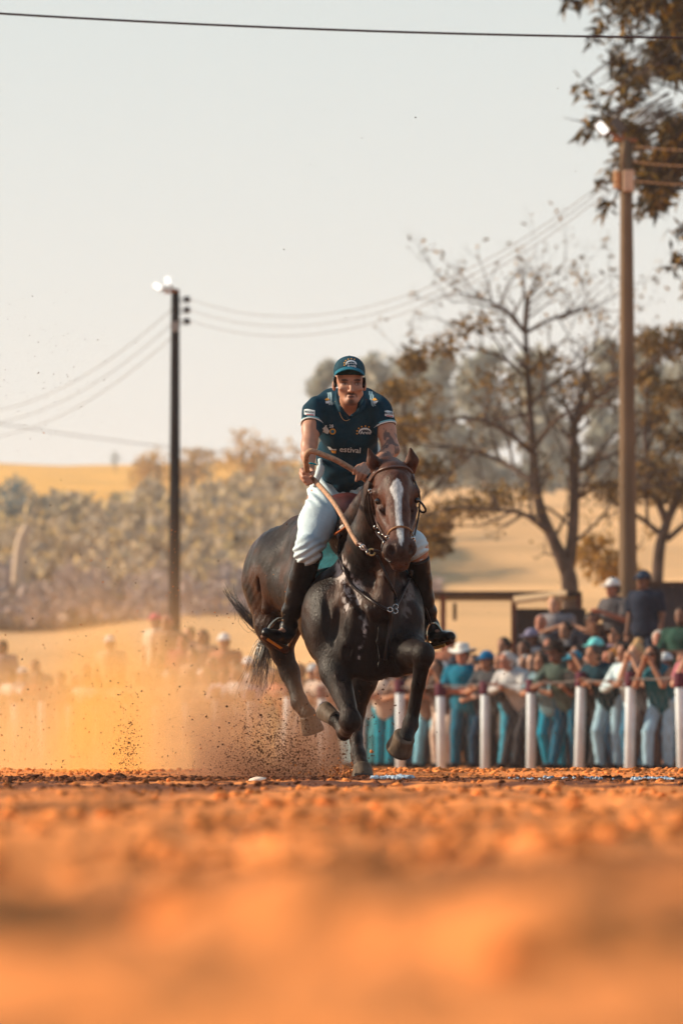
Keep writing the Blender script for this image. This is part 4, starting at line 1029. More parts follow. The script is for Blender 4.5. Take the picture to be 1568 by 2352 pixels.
v, f = tubes([(np.array([W(378, 672, YL - .1), W(410, 668, YL - .1)]) - po2, .028)], 6); obj('lamp_bracket', new_mesh('lamp_bracket', v, f), rust, e2)
for y in (688, 712, 738):
    V, Q = lathe([(0, -.07), (.055, -.06), (.07, -.01), (.055, .04), (.03, .07), (0, .07)], 10, (0, 0, 1), W(430, y, YL) - po2); ins = obj('insulator', new_mesh('insulator', V, Q), insul, e2)
    v, f = tubes([(np.array([W(406, y + 2, YL), W(430, y - 6, YL)]) - po2, .015), (np.array([W(406, y + 8, YL), W(430, y + 6, YL)]) - po2, .012)], 5); obj('insulator_bracket', new_mesh('insulator_bracket', v, f), insul, e2)
v, q = box(W(396, 762, YL - .12) - po2, W(410, 738, YL - .22) - po2); obj('meter_box', new_mesh('meter_box', v, q, False), mat('grey_box', (.30, .27, .26), .7), e2)
cable_m = mat('thin_cable', (.20, .17, .16), .7)
def wire(label, a, b, sag, r, m=cable_m, group=None, name='power_line'):
    a, b = np.array(a), np.array(b); t = np.linspace(0, 1, 40)[:, None]; P = a + (b - a) * t; P[:, 2] -= (4 * sag * t * (1 - t))[:, 0]
    v, f = tubes([(P, r)], 5); return tag(obj(name, new_mesh(name, v, f), m), label, 'cable', group)
gr = 'wires between the utility poles'
pos = ('topmost', 'middle', 'lowest')
for i, (yl, yr) in enumerate(((686, 396), (711, 410), (736, 425))):
    wire(f'{pos[i]} of three thin wires sagging between the two utility poles', W(433, yl, YL), W(1413, yr, YR), 1.05, .006, group=gr)
for i, (ya, yb) in enumerate(((711, 868), (745, 893), (776, 926))):
    wire(f'{pos[i]} of three thin wires falling away from the dark pole over the hills', W(394, ya, YL), W(-300, yb + 10, 150), 1.35, .0075, group='wires beyond the dark pole')
for i, y in enumerate((335, 371, 414)):
    wire(f'{pos[i]} of three wires running from the thick pole into the hanging leaves', W(1448, y, YR), W(1760, y + 6, 74), .05, .004, mat('copper_wire', (.42, .22, .12), .6), group='wires past the thick pole')
wire('heavy twisted black cable crossing the sky above everything', W(-260, 14, 40), W(1900, 88, 40), .06, .0085, mat('black_cable', (.05, .035, .04), .6))
wire('faint far wire low over the left hills, behind the dark pole', W(-200, 938, 230), W(900, 1065, 260), .4, .018)

# ------------------------------------------------------------------ trees
bark = mat('grey_brown_bark', (.085, .058, .048), .95, vary=.3, vscale=4, bump=.6, bscale=15)
def leaf_mat(name, cols, rough=.6, tr=.35):
    m = bpy.data.materials.new(name); m.use_nodes = True; nt = m.node_tree; N, L = nt.nodes, nt.links
    b = N['Principled BSDF']; b.inputs['Roughness'].default_value = rough; b.inputs['Specular IOR Level'].default_value = .3
    g = N.new('ShaderNodeNewGeometry'); r = N.new('ShaderNodeValToRGB'); n = len(cols)
    while len(r.color_ramp.elements) < n: r.color_ramp.elements.new(.5)
    for i, c in enumerate(cols): r.color_ramp.elements[i].position = i / max(1, n - 1); r.color_ramp.elements[i].color = (*c, 1)
    L.new(g.outputs['Random Per Island'], r.inputs[0]); L.new(r.outputs[0], b.inputs['Base Color']); b.inputs['Specular IOR Level'].default_value = .12
    t = N.new('ShaderNodeBsdfTranslucent'); mx = N.new('ShaderNodeMixShader'); mx.inputs[0].default_value = tr
    L.new(r.outputs[0], t.inputs['Color']); L.new(b.outputs[0], mx.inputs[1]); L.new(t.outputs[0], mx.inputs[2])
    L.new(mx.outputs[0], N['Material Output'].inputs['Surface']); return m
def leaves(C, size, g, droop=0.0, aspect=.45, spread=1.0, kind='diamond'):
    """C: centres -> one mesh of folded leaf blades"""
    n = len(C); d = g.normal(size=(n, 3)); d[:, 2] -= droop; d /= np.linalg.norm(d, axis=1)[:, None]
    s = np.cross(d, g.normal(size=(n, 3))); s /= np.linalg.norm(s, axis=1)[:, None]
    L = size * g.uniform(.6, 1.25, (n, 1)); u = np.cross(d, s)
    V = np.stack([C, C + d * L * .45 + s * L * aspect * .5 + u * L * .06, C + d * L, C + d * L * .45 - s * L * aspect * .5 + u * L * .06], 1)
    i = np.arange(n) * 4
    return V.reshape(-1, 3), np.stack([i, i + 1, i + 2, i + 3], 1)
def grow(g, p, d, L, r, depth, out, tips, wig=.22, split=3, upb=.1, taper=.62):
    n = 5; pts = [p.copy()]; dd = d.copy()
    for k in range(n):
        dd = dd + g.normal(size=3) * wig * .5; dd[2] += upb * .3; dd /= np.linalg.norm(dd); p = p + dd * L / n; pts.append(p.copy())
    out.append((np.array(pts), np.linspace(r, r * taper, n + 1)))
    if depth == 0: tips.append(np.array(pts[2:])); return
    for k in range(split if depth > 1 else split + 1):
        i = n - int(g.integers(0, 3)) if k else n
        nd = dd + g.normal(size=3) * .55; nd[2] += upb; nd /= np.linalg.norm(nd)
        grow(g, np.array(pts[i]), nd, L * g.uniform(.55, .85), r * taper * .85, depth - 1, out, tips, wig, split, upb, taper)
def limb_tree(name, label, cat, base, limbs, m_leaf, seed, depth=2, twigL=.9, leafn=6, leaf=.16, group=None, droop=.1, clumps=(), split=3, bm=bark, upb=.12, lf=1.0):
    """limbs: list of [(px,py,Y,r)...]; the first is the trunk"""
    g = np.random.default_rng(seed); root = empty(name, base, label, cat, group); b0 = np.array(base)
    tips = []; 
    for i, L in enumerate(limbs):
        P = np.array([W(*q[:3]) for q in L]); r = [q[3] for q in L]; sp = spline(P, 6); rr = np.interp(np.linspace(0, 1, len(sp)), np.linspace(0, 1, len(r)), r)
        v, f = tubes([(sp - b0, rr)], 10); obj('trunk' if i == 0 else 'limb', new_mesh('limb', v, f), bm, root)
        out = []
        if i > 0 or len(limbs) == 1:
            for j in range(4, len(sp), 2):
                dd = sp[j] - sp[j - 1]; dd = dd / np.linalg.norm(dd) + g.normal(size=3) * .75; dd[2] += upb; dd /= np.linalg.norm(dd)
                grow(g, sp[j], dd, twigL * g.uniform(.6, 1.3), min(.040, rr[j] * .7), depth, out, tips, split=split, upb=upb)
            dd = sp[-1] - sp[-3]; grow(g, sp[-1], dd / np.linalg.norm(dd), twigL * 1.2, rr[-1], depth, out, tips, split=split, upb=upb)
            out = [(a - b0, b) for a, b in out]
            v, f = tubes(out, 4); tag(obj('twigs', new_mesh('twigs', v, f), bm, root), kind='stuff')
    C = []
    for t in tips:
        if g.random() < lf:
            for _ in range(leafn): C.append(t[g.integers(0, len(t))] + g.normal(size=3) * leaf * .6)
    for (px, py, Y, rx, ry, n) in clumps:
        c = W(px, py, Y); k = g.normal(size=(n, 3)); k /= np.linalg.norm(k, axis=1)[:, None]; k *= g.random((n, 1)) ** .4; sc = Y / FPX
        C += list(c + k * np.array([rx * sc, rx * sc, ry * sc]))
    v, f = leaves(np.array(C) - b0, leaf, g, droop); tag(obj('crown', new_mesh('crown', v, f, False), m_leaf, root), kind='stuff')
    return root
olive = leaf_mat('olive_leaves', [(.085, .055, .026), (.14, .095, .040), (.22, .135, .05), (.44, .26, .07)])
gold = leaf_mat('golden_leaves', [(.20, .12, .035), (.42, .24, .06), (.60, .33, .08)])
YM = 112.0
bx = W(1312, 1500, YM); base = (bx[0], bx[1], gz(bx[0], bx[1]))
tb = 1725 + (0.15 - base[2]) * FPX / YM
limb_tree('tree', 'half-bare tree with two crooked trunks spreading behind the crowd', 'tree', base, [
    [(1312, tb + 8, YM, .20), (1309, 1370, YM, .17), (1302, 1310, YM, .15)],
    [(1302, 1312, YM, .15), (1270, 1240, YM, .115), (1238, 1160, YM, .10), (1224, 1050, YM, .085), (1214, 900, YM, .06), (1206, 765, YM, .045)],
    [(1302, 1312, YM, .14), (1314, 1230, YM, .11), (1318, 1120, YM, .10), (1316, 1000, YM, .085), (1318, 975, YM, .08)],
    [(1318, 975, YM, .07), (1350, 930, YM - 1, .06), (1400, 890, YM - 1.5, .045), (1440, 870, YM - 2, .03)],
    [(1206, 765, YM, .045), (1160, 715, YM - 1, .035), (1115, 690, YM - 1, .025), (1065, 675, YM - 1, .013)],
    [(1206, 765, YM, .04), (1260, 735, YM, .03), (1320, 715, YM + 1, .02), (1365, 705, YM + 1, .012)],
    [(1206, 765, YM, .04), (1212, 715, YM, .026), (1218, 680, YM, .016), (1240, 655, YM, .01)],
    [(1222, 1040, YM, .06), (1160, 990, YM - 1, .05), (1080, 960, YM - 2, .035), (1000, 970, YM - 2, .02)],
    [(1230, 1110, YM, .055), (1150, 1060, YM + 1, .045), (1060, 1030, YM + 1, .03), (970, 1020, YM + 1, .018)],
    [(1262, 1225, YM, .06), (1200, 1180, YM - 1, .045), (1120, 1170, YM - 2, .035), (1040, 1165, YM - 2, .022), (985, 1180, YM - 2, .015)],
    [(1316, 1090, YM, .055), (1370, 1060, YM, .04), (1430, 1040, YM, .03), (1500, 1070, YM, .015)],
    [(1216, 930, YM, .045), (1270, 880, YM + 1, .035), (1330, 840, YM + 1, .022), (1380, 790, YM + 1, .014)],
    [(1212, 870, YM, .04), (1150, 820, YM, .03), (1080, 800, YM, .02), (1010, 810, YM, .012)],
    [(1224, 1030, YM, .05), (1280, 960, YM - 1, .04), (1340, 930, YM - 1, .03)],
    [(1316, 1150, YM, .05), (1390, 1110, YM, .04), (1460, 1120, YM, .03), (1530, 1110, YM, .02)],
], olive, 21, depth=3, twigL=.58, leafn=2, leaf=.14, lf=.36, split=2, clumps=[
    (1010, 800, YM, 50, 30, 200), (1060, 760, YM, 50, 26, 90), (960, 900, YM, 46, 38, 150), (975, 980, YM, 46, 34, 130), (1130, 870, YM, 80, 34, 150), (1190, 900, YM, 70, 36, 110),
    (1060, 1168, YM - 1, 95, 24, 420), (1150, 1140, YM - 1, 85, 30, 330), (1010, 1200, YM, 50, 22, 260), (1330, 890, YM, 60, 40, 240), (1250, 830, YM, 50, 35, 160), (1100, 740, YM, 60, 30, 120), (1400, 1130, YM, 70, 30, 260), (1000, 1265, YM, 30, 16, 120)])
YB = 118.0
def bushy(label, limbs, seed, clumps, m, Y=YB, px=None, leaf=.17, **k):
    b = W(px or limbs[0][0][0], 1500, Y); z = gz(b[0], b[1]); limbs[0][0] = (limbs[0][0][0], 1725 + (.15 - z) * FPX / Y + 6, Y, limbs[0][0][3])
    return limb_tree('tree', label, 'tree', (b[0], b[1], z), limbs, m, seed, clumps=clumps, leaf=leaf, **k)
bushy('bushy tree filling the right edge between the thick pole and the frame',
    [[(1500, 1450, YB, .14), (1510, 1300, YB, .12), (1530, 1200, YB, .10)], [(1530, 1200, YB, .09), (1500, 1120, YB, .07), (1480, 1000, YB, .05), (1490, 880, YB, .03)], [(1530, 1200, YB, .09), (1580, 1080, YB, .07), (1600, 930, YB, .05), (1590, 800, YB, .03)], [(1520, 1230, YB, .07), (1470, 1190, YB, .05), (1420, 1160, YB, .03)], [(1530, 1240, YB, .07), (1590, 1190, YB, .05), (1660, 1150, YB, .03)]],
    22, [(1500, 790, YB, 46, 34, 380), (1560, 780, YB, 40, 40, 300), (1480, 860, YB, 34, 30, 200), (1540, 900, YB, 60, 30, 320), (1510, 1080, YB, 60, 30, 360), (1480, 1130, YB, 50, 26, 300), (1560, 1130, YB, 60, 40, 420), (1500, 960, YB, 40, 26, 160), (1620, 950, YB, 70, 120, 700), (1540, 1010, YB, 50, 30, 200)], olive, twigL=.6, leafn=4, lf=.6, split=2)
bushy('small golden bush glowing behind the foot of the thick pole', [[(1400, 1400, 121, .06), (1405, 1330, 121, .04)], [(1405, 1340, 121, .03), (1380, 1280, 121, .015)], [(1405, 1340, 121, .03), (1440, 1290, 121, .015)]], 23,
    [(1390, 1300, 121, 60, 40, 420), (1340, 1270, 121, 36, 30, 160), (1440, 1330, 121, 50, 40, 300), (1370, 1240, 121, 40, 20, 120)], gold, Y=121, twigL=.4, leafn=2, lf=.7, split=2, group=None)
bushy('dark leafy tree whose branches show behind the horse head', [[(935, 1400, 116, .09), (928, 1200, 116, .07), (936, 1080, 116, .05)], [(936, 1080, 116, .05), (925, 960, 116, .035), (945, 850, 116, .02)], [(930, 1180, 116, .05), (985, 1130, 116, .03), (1030, 1090, 116, .02)]], 24,
    [(950, 830, 116, 34, 26, 240), (905, 900, 116, 36, 30, 240), (940, 985, 116, 46, 34, 380), (905, 1010, 116, 30, 30, 180), (975, 1075, 116, 44, 26, 240), (985, 1215, 116, 52, 30, 460), (960, 1270, 116, 40, 24, 300), (1010, 1250, 116, 34, 20, 180)], olive, Y=116, twigL=.45, leafn=3, lf=.7, split=2)

# the mango-like crown that hangs in from the upper right
big = leaf_mat('glossy_long_leaves', [(.024, .019, .012), (.048, .034, .014), (.095, .060, .018), (.36, .21, .03)], .45, .2)
def hanging_tree():
    g = np.random.default_rng(31); Y = 86.0; base = W(1790, 1500, Y + 2); z = gz(base[0], base[1]); b0 = np.array([base[0], base[1], z])
    root = empty('tree', b0, 'large tree with long drooping glossy leaves hanging over the thick pole', 'tree')
    v, f = tubes([(spline([W(1790, 1790, Y + 2), W(1780, 1300, Y + 2), W(1770, 700, Y + 2), W(1740, 300, Y + 2)], 6) - b0, np.linspace(.34, .16, 19))], 12); obj('trunk', new_mesh('trunk', v, f), bark, root)
    C, D, tw = [], [], []
    def cluster(px, py, Yc, n, s=1.0):
        c = W(px, py, Yc); cnt = n
        for _ in range(cnt):
            d = g.normal(size=3); d[2] -= .9; d /= np.linalg.norm(d); C.append(c + g.normal(size=3) * .05 * s); D.append(d)
        a = c + np.array([.5 + .3 * g.random(), .2, .25 + .3 * g.random()]); tw.append((np.array([c, (a + c) / 2 + [0, 0, .06], a]) - b0, np.array([.006, .010, .014])))
    # outline of the crown by its left edge, height by height
    ys = [-60, 30, 60, 130, 180, 230, 290, 340, 400, 430, 470, 500, 560, 640]; xl = [1290, 1370, 1385, 1380, 1370, 1400, 1330, 1390, 1375, 1420, 1385, 1400, 1545, 1560]
    for i in range(1400):
        y = g.uniform(-120, 520); x0 = np.interp(y, ys, xl) + g.exponential(34); x = x0 + g.uniform(0, 1) ** .8 * 260
        # gaps where the sky shows
        if vnoise(np.array([[x * .020, y * .016, 3.0]]), 5)[0] < -.22: continue
        if x < 1470 and 440 < y and g.random() < .55: continue
        cluster(x, y, Y + g.uniform(-1.5, 2.5), int(g.integers(6, 13)))
    for (x, y, n) in ((1300, 4, 10), (1330, -4, 14), (1310, -12, 12), (1375, 60, 14), (1380, 45, 10), (1365, 85, 8), (1335, 190, 9), (1345, 215, 10), (1325, 200, 5), (1350, 290, 12), (1340, 305, 14), (1360, 300, 10), (1390, 455, 8), (1400, 465, 12), (1385, 480, 10), (1375, 410, 10),
                      (1548, 540, 10), (1560, 520, 12), (1555, 585, 14), (1563, 600, 14), (1545, 620, 8), (1480, 470, 14), (1500, 480, 12), (1470, 490, 10), (1372, 235, 10), (1385, 250, 12)):
        cluster(x, y, Y - .5, n)
    C = np.array(C) - b0; D = np.array(D); n = len(C); s = np.cross(D, g.normal(size=(n, 3))); s /= np.linalg.norm(s, axis=1)[:, None]; L = g.uniform(.15, .29, (n, 1)); u = np.cross(D, s)
    V = np.stack([C, C + D * L * .35 + s * L * .13 + u * L * .03, C + D * L, C + D * L * .35 - s * L * .13 + u * L * .03, ], 1).reshape(-1, 3); i = np.arange(n) * 4
    tag(obj('crown', new_mesh('crown', V, np.stack([i, i + 1, i + 2, i + 3], 1), False), big, root), kind='stuff')
    for (pts) in ([(1740, 300), (1650, 250), (1540, 200), (1430, 170)], [(1770, 500), (1680, 420), (1580, 380), (1480, 400)], [(1770, 400), (1640, 330), (1500, 300), (1400, 288), (1340, 280), (1290, 270)], [(1740, 300), (1640, 120), (1520, 40), (1400, 10)], [(1780, 560), (1680, 520), (1590, 500), (1560, 560)]):
        v, f = tubes([(spline([W(x, y, Y + 1) for x, y in pts], 5) - b0, np.linspace(.05, .003, 5 * (len(pts) - 1) + 1))], 6); obj('limb', new_mesh('limb', v, f), bark, root)
    v, f = tubes(tw, 3); tag(obj('twigs', new_mesh('twigs', v, f), bark, root), kind='stuff')
hanging_tree()

# far trees: each its own crown of leaf clumps on a trunk
pale = leaf_mat('pale_far_leaves', [(.30, .33, .30), (.40, .41, .36), (.52, .49, .40)], .8, .3)  # distance haze is painted into these pale leaf colours
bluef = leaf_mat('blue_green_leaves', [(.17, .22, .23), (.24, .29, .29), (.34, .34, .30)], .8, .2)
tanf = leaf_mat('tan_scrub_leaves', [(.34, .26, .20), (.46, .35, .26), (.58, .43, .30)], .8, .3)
goldf = leaf_mat('gold_far_leaves', [(.34, .22, .08), (.50, .31, .09), (.62, .38, .10)], .8, .3)
def far_tree(label, px, py_top, py_base, Y, wpx, m, seed, n=900, lumps=9, group=None, trunk=True, size=None):
    g = np.random.default_rng(seed); b = W(px, py_base, Y); b[2] = gz(b[0], b[1]); b0 = b.copy(); sc = Y / FPX; top = W(px, py_top, Y)[2]
    H = top - b[2]; w = wpx * sc; root = empty('tree', b0, label, 'tree', group)
    if trunk:
        v, f = tubes([(np.array([[0, 0, -.5], [w * .03, 0, H * .4], [0, 0, H * .8]]), np.array([w * .06, w * .045, w * .02]))], 7); obj('trunk', new_mesh('trunk', v, f), bark, root)
    C = []
    for k in range(lumps):
        t = (k + .5) / lumps; zc = H * (.38 + .52 * t) if trunk else H * (.15 + .7 * t); rr = w * .5 * math.sin(math.pi * (.25 + .65 * t)) 
        c = np.array([g.uniform(-.7, .7) * rr, g.uniform(-.5, .5) * rr, zc]); r = np.array([.34, .34, .24]) * w * g.uniform(.6, 1.1)
        q = g.normal(size=(n // lumps, 3)); q /= np.linalg.norm(q, axis=1)[:, None]; C.append(c + q * (g.random((len(q), 1)) ** .35) * r)
    v, f = leaves(np.concatenate(C), size or w * .07, g, 0, .7); tag(obj('crown', new_mesh('crown', v, f, False), m, root), kind='stuff')
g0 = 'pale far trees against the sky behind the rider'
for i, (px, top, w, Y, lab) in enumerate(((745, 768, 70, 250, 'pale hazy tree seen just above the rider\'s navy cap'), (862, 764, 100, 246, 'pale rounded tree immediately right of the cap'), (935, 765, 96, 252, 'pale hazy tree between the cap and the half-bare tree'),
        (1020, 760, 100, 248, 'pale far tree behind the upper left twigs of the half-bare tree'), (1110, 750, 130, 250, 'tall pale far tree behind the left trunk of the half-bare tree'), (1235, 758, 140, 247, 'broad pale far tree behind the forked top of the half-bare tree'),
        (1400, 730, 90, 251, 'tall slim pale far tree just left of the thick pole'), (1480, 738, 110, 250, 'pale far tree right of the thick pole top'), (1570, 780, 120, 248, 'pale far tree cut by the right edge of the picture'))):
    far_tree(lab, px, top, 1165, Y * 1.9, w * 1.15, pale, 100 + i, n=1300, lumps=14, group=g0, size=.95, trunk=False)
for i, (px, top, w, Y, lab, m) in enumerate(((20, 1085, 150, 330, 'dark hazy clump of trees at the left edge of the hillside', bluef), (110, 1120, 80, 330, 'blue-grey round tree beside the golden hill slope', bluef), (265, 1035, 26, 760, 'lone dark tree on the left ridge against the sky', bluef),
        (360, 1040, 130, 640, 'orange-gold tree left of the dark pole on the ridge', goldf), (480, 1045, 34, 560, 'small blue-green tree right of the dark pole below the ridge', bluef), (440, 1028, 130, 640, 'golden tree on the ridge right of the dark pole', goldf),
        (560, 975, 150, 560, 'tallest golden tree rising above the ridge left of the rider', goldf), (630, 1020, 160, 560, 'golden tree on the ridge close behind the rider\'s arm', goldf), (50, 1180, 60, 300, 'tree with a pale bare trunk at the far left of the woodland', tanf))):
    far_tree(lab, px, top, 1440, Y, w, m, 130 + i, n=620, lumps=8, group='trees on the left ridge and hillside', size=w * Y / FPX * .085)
v, f = tubes([(spline([W(44, 1440, 299), W(42, 1330, 299), W(48, 1250, 299), W(66, 1205, 299)], 5), np.linspace(.40, .22, 16))], 8); tag(obj('tree', new_mesh('tree', v, f), mat('pale_bark', (.50, .38, .28), .9)), 'pale leafless trunk standing at the left edge of the woodland', 'tree')
# woodland on the hillside: one mass nobody could count
def woodland(name, rows, seed, m, n, size):
    g = np.random.default_rng(seed); C = []
    for (x0, x1, t0, t1, b0, b1, Y) in rows:
        k = int(n * (x1 - x0) / 700); u = g.random(k); px = x0 + (x1 - x0) * u
        top = t0 + (t1 - t0) * u + 22 * np.sin(px * .035 + Y) + 14 * np.sin(px * .09 + 2 * Y) ; bot = b0 + (b1 - b0) * u; py = top + (bot - top) * g.random(k) ** 1.05
        dep = Y + g.normal(size=k) * 6 + (bot - py) * .12
        gate = vnoise(np.stack([px * .022, py * .03, np.full(k, seed)], 1), 3) > -.42
        for a, b, d in zip(px[gate], py[gate], dep[gate]): C.append(W(a, b, d))
    v, f = leaves(np.array(C), size, g, 0, .75); tag(obj(name, new_mesh(name, v, f, False), m), 'hazy scrub woodland covering the hillside left of the rider', 'woodland', kind='stuff')
woodland('woodland', [(-400, 820, 1225, 1140, 1450, 1375, 310), (-400, 820, 1185, 1120, 1330, 1290, 345), (-300, 130, 1130, 1150, 1300, 1300, 330), (420, 760, 1135, 1080, 1240, 1240, 380)], 51, leaf_mat('woodland_mix', [(.32, .27, .22), (.46, .36, .26), (.58, .44, .28), (.72, .50, .22)], .8, .25), 26000, .75)  # woodland leaf colours lightened to stand for haze
woodland('hedgerow', [(-400, 1000, 1330, 1330, 1440, 1385, 300)], 52, leaf_mat('hedge_dark', [(.27, .21, .21), (.35, .27, .25), (.46, .34, .27)], .8, .2), 9000, .6)
woodland('far_hedge', [(650, 2000, 1075, 1045, 1125, 1105, 620)], 53, leaf_mat('far_hedge_mix', [(.22, .26, .28), (.34, .35, .31), (.55, .42, .22)], .8, .2), 11000, 1.0)

# ------------------------------------------------------------------ shelter and shed behind the crowd
wood_d = mat('dark_timber', (.060, .038, .030), .85, vary=.2)
def pxbox(parent, name, x0, y0, x1, y1, Ya, Yb, m, po):
    a, b = W(x0, y0, Ya) - po, W(x1, y1, Ya) - po; v, q = box((min(a[0], b[0]), Ya - po[1], min(a[2], b[2])), (max(a[0], b[0]), Yb - po[1], max(a[2], b[2]))); return obj(name, new_mesh(name, v, q, False), m, parent)
po = W(1100, 1560, 96); po[2] = gz(po[0], po[1]); sh = empty('shelter', po, 'low open shelter with a long thin flat roof on posts behind the crowd', 'shelter')
pxbox(sh, 'roof', 940, 1367, 1335, 1358, 95, 98.5, wood_d, po)
for x in (1017, 1180, 1330): pxbox(sh, 'roof_post', x - 6, 1640, x + 6, 1367, 95.1, 95.25, mat('rust_post', (.16, .05, .03), .8), po)
pxbox(sh, 'brace', 1040, 1425, 1048, 1385, 95.6, 95.7, wood_d, po)
po = W(1250, 1560, 94); po[2] = gz(po[0], po[1]); kk = empty('stall', po, 'dark stall with a tan awning under the flat roof, behind the heads', 'stall')
pxbox(kk, 'wall', 1185, 1600, 1345, 1398, 94.6, 96.4, mat('black_wall', (.030, .026, .030), .9, vary=.2), po)
v = [W(1178, 1388, 93.9), W(1300, 1372, 93.9), W(1300, 1362, 94.6), W(1178, 1376, 94.6)]; v = np.array(v + [p + np.array([0, 0, .05]) for p in v]) - po
obj('awning', new_mesh('awning', v, np.array([[0, 1, 2, 3], [7, 6, 5, 4], [0, 4, 5, 1], [1, 5, 6, 2], [2, 6, 7, 3], [3, 7, 4, 0]]), False), mat('tan_canvas', (.55, .36, .20), .8), kk)
po = W(1540, 1560, 90); po[2] = gz(po[0], po[1]); tr = empty('cattle_truck', po, 'dark slatted truck body standing behind the crowd right of the thick pole', 'truck')
dkw = mat('charcoal_boards', (.045, .042, .050), .8, vary=.25, vscale=2)
pxbox(tr, 'bed', 1470, 1620, 1720, 1455, 90.2, 92.6, dkw, po)
for k in range(10): pxbox(tr, 'side_board', 1470 + k * 25, 1456, 1491 + k * 25, 1343, 90.2, 90.26, dkw, po)
pxbox(tr, 'top_rail', 1468, 1344, 1722, 1336, 90.15, 90.3, wood_d, po)
pxbox(tr, 'back_board', 1470, 1456, 1720, 1345, 92.5, 92.56, dkw, po)
# ------------------------------------------------------------------ people
SK = {'tan': (.36, .175, .105), 'brown': (.17, .078, .050), 'fair': (.54, .30, .20), 'red': (.40, .16, .10)}
_mc = {}
def cm(kind, col):
    key = (kind, tuple(round(c, 3) for c in col))
    if key not in _mc:
        k_ = {'top': .62, 'trouser': .72, 'hat': .8, 'shoe': .5}.get(kind, 1); bright = sum(col) > 1.2; col = tuple(c * (1 if bright else k_) for c in col)
        _mc[key] = mat(kind + '_' + 'cloth', col, .85, vary=.14, vscale=9, bump=.4, bscale=35) if kind != 'hair' else mat('hair', col, .55, vary=.25, vscale=30, bump=.4, bscale=90)
    return _mc[key]
skin_cache = {}
def skin_mat():
    if 's' not in skin_cache: skin_cache['s'] = mat('skin', vcol=True, rough=.55, vary=.06, vscale=20, spec=.2)
    return skin_cache['s']
VOX = .017
def person(px, back, label, h=1.70, face=None, lean=22, arms='rail', shirt=(.2, .3, .35), trous=(.10, .22, .30), hat=None, hatc=(.5, .5, .5), hair=(.03, .02, .015), longhair=False,
           skin='tan', sleeve='short', raise_=0.0, group='spectators leaning along the white fence', seed=0, legs='long', shift=0.0, beard=False, glasses=False, turn=0.0):
    # the spot behind the fence that shows at px
    k = np.linspace(-3, 26, 600); X = FX0 + FDX * k + FN[0] * back; Y = FY0 + FDY * k + FN[1] * back; i = int(np.argmin(np.abs(784 + FPX * X / Y - px)))
    x, y = X[i], Y[i]; z = gz(x, y) + raise_
    g = np.random.default_rng(1000 + seed); rz = math.atan2(-FN[1], -FN[0]) + math.radians(40 + g.uniform(-16, 16)) + turn      # towards the track and the camera
    if face is not None: rz = math.radians(face)
    s = h / 1.75
    root = empty('person', (x, y, z), label, 'person', group, rz); root.scale = (s * 1.06, s * 1.10, s)
    a = math.radians(lean); hp = np.array([-.02 - .20 * math.sin(a), 0, .93]); up = np.array([math.sin(a), 0, math.cos(a)]); fw = np.array([math.cos(a), 0, -math.sin(a)])
    T = lambda u, f, l: hp + up * u + fw * f + np.array([0, l, 0])
    sh = T(.47, 0, 0); nk = T(.53, 0, 0); hd = nk + np.array([.05 + .04 * math.sin(a), 0, .125]); hw = .20
    S1 = [T(.45, -.01, sgn * hw) for sgn in (1, -1)]
    j = g.normal(size=8) * .03
    if arms == 'rail': E = [np.array([.20 + j[0], .27, 1.10]), np.array([.20 + j[1], -.27, 1.10])]; Hn = [np.array([.34, .02 + j[2], 1.17]), np.array([.36, .00 + j[3], 1.14])]
    elif arms == 'cross': E = [T(.20, .10, .26), T(.20, .10, -.26)]; Hn = [T(.22, .24, -.10), T(.18, .25, .10)]
    elif arms == 'down': E = [T(.20, .0, .25), T(.20, .0, -.25)]; Hn = [T(-.04, .06, .26), T(-.04, .06, -.26)]
    elif arms == 'face': E = [np.array([.24, .20, 1.14]), np.array([.24, -.20, 1.14])]; Hn = [hd + np.array([.12, .045, -.06]), hd + np.array([.12, -.04, -.07])]
    elif arms == 'point': E = [T(.30, .22, .24), T(.20, .0, -.25)]; Hn = [T(.36, .50, .10), T(-.02, .10, -.22)]
    elif arms == 'shade': E = [T(.42, .22, .36), T(.20, .05, -.25)]; Hn = [hd + np.array([.10, .10, .07]), np.array([.34, -.1, 1.15])]
    elif arms == 'head': E = [T(.62, .02, .42), T(.62, .02, -.42)]; Hn = [hd + np.array([-.06, .10, .08]), hd + np.array([-.06, -.10, .08])]
    elif arms == 'hold': E = [T(.22, .10, .26), T(.22, .10, -.26)]; Hn = [T(.34, .34, .07), T(.34, .34, -.07)]
    HF = [np.array([0, .10, .93]) + (hp - [0, 0, .93]) * [1, 1, 0], np.array([0, -.10, .93]) + (hp - [0, 0, .93]) * [1, 1, 0]]
    kx = g.uniform(-.02, .12, 2); ft = [np.array([.0 + g.uniform(-.16, .16), .085 + g.uniform(-.02, .03), .06]), np.array([.0 + g.uniform(-.16, .16), -.085 - g.uniform(-.02, .03), .06])]
    kn = [(HF[0] + ft[0]) / 2 + [kx[0], 0, .02], (HF[1] + ft[1]) / 2 + [kx[1], 0, .02]]
    lo, hi = (-.55, -.60, -.03), (.72, .60, 1.98)
    sk = np.array(SK[skin]); hc = np.array(hair)
    B = Sculpt(lo, hi, VOX)
    B.cap(T(.05, 0, 0), T(.40, 0, 0), .125, .14, .05); B.cap(T(.43, 0, -.12), T(.43, 0, .12), .075, .075, .04)
    B.cap(T(.48, 0, 0), hd - [0.02, 0, .06], .060, .054, .02); B.ell(hd + [-.005, 0, .035], (.096, .076, .10), .02); B.ell(hd + [.03, 0, -.045], (.062, .056, .07), .02)
    B.cap(hd + [.088, 0, .015], hd + [.108, 0, -.022], .010, .014, .01); B.ell(hd + [.075, 0, -.085], (.024, .026, .022), .02)
    for q in (1, -1): B.ell(hd + [-.01, q * .078, 0], (.020, .012, .030), .008)
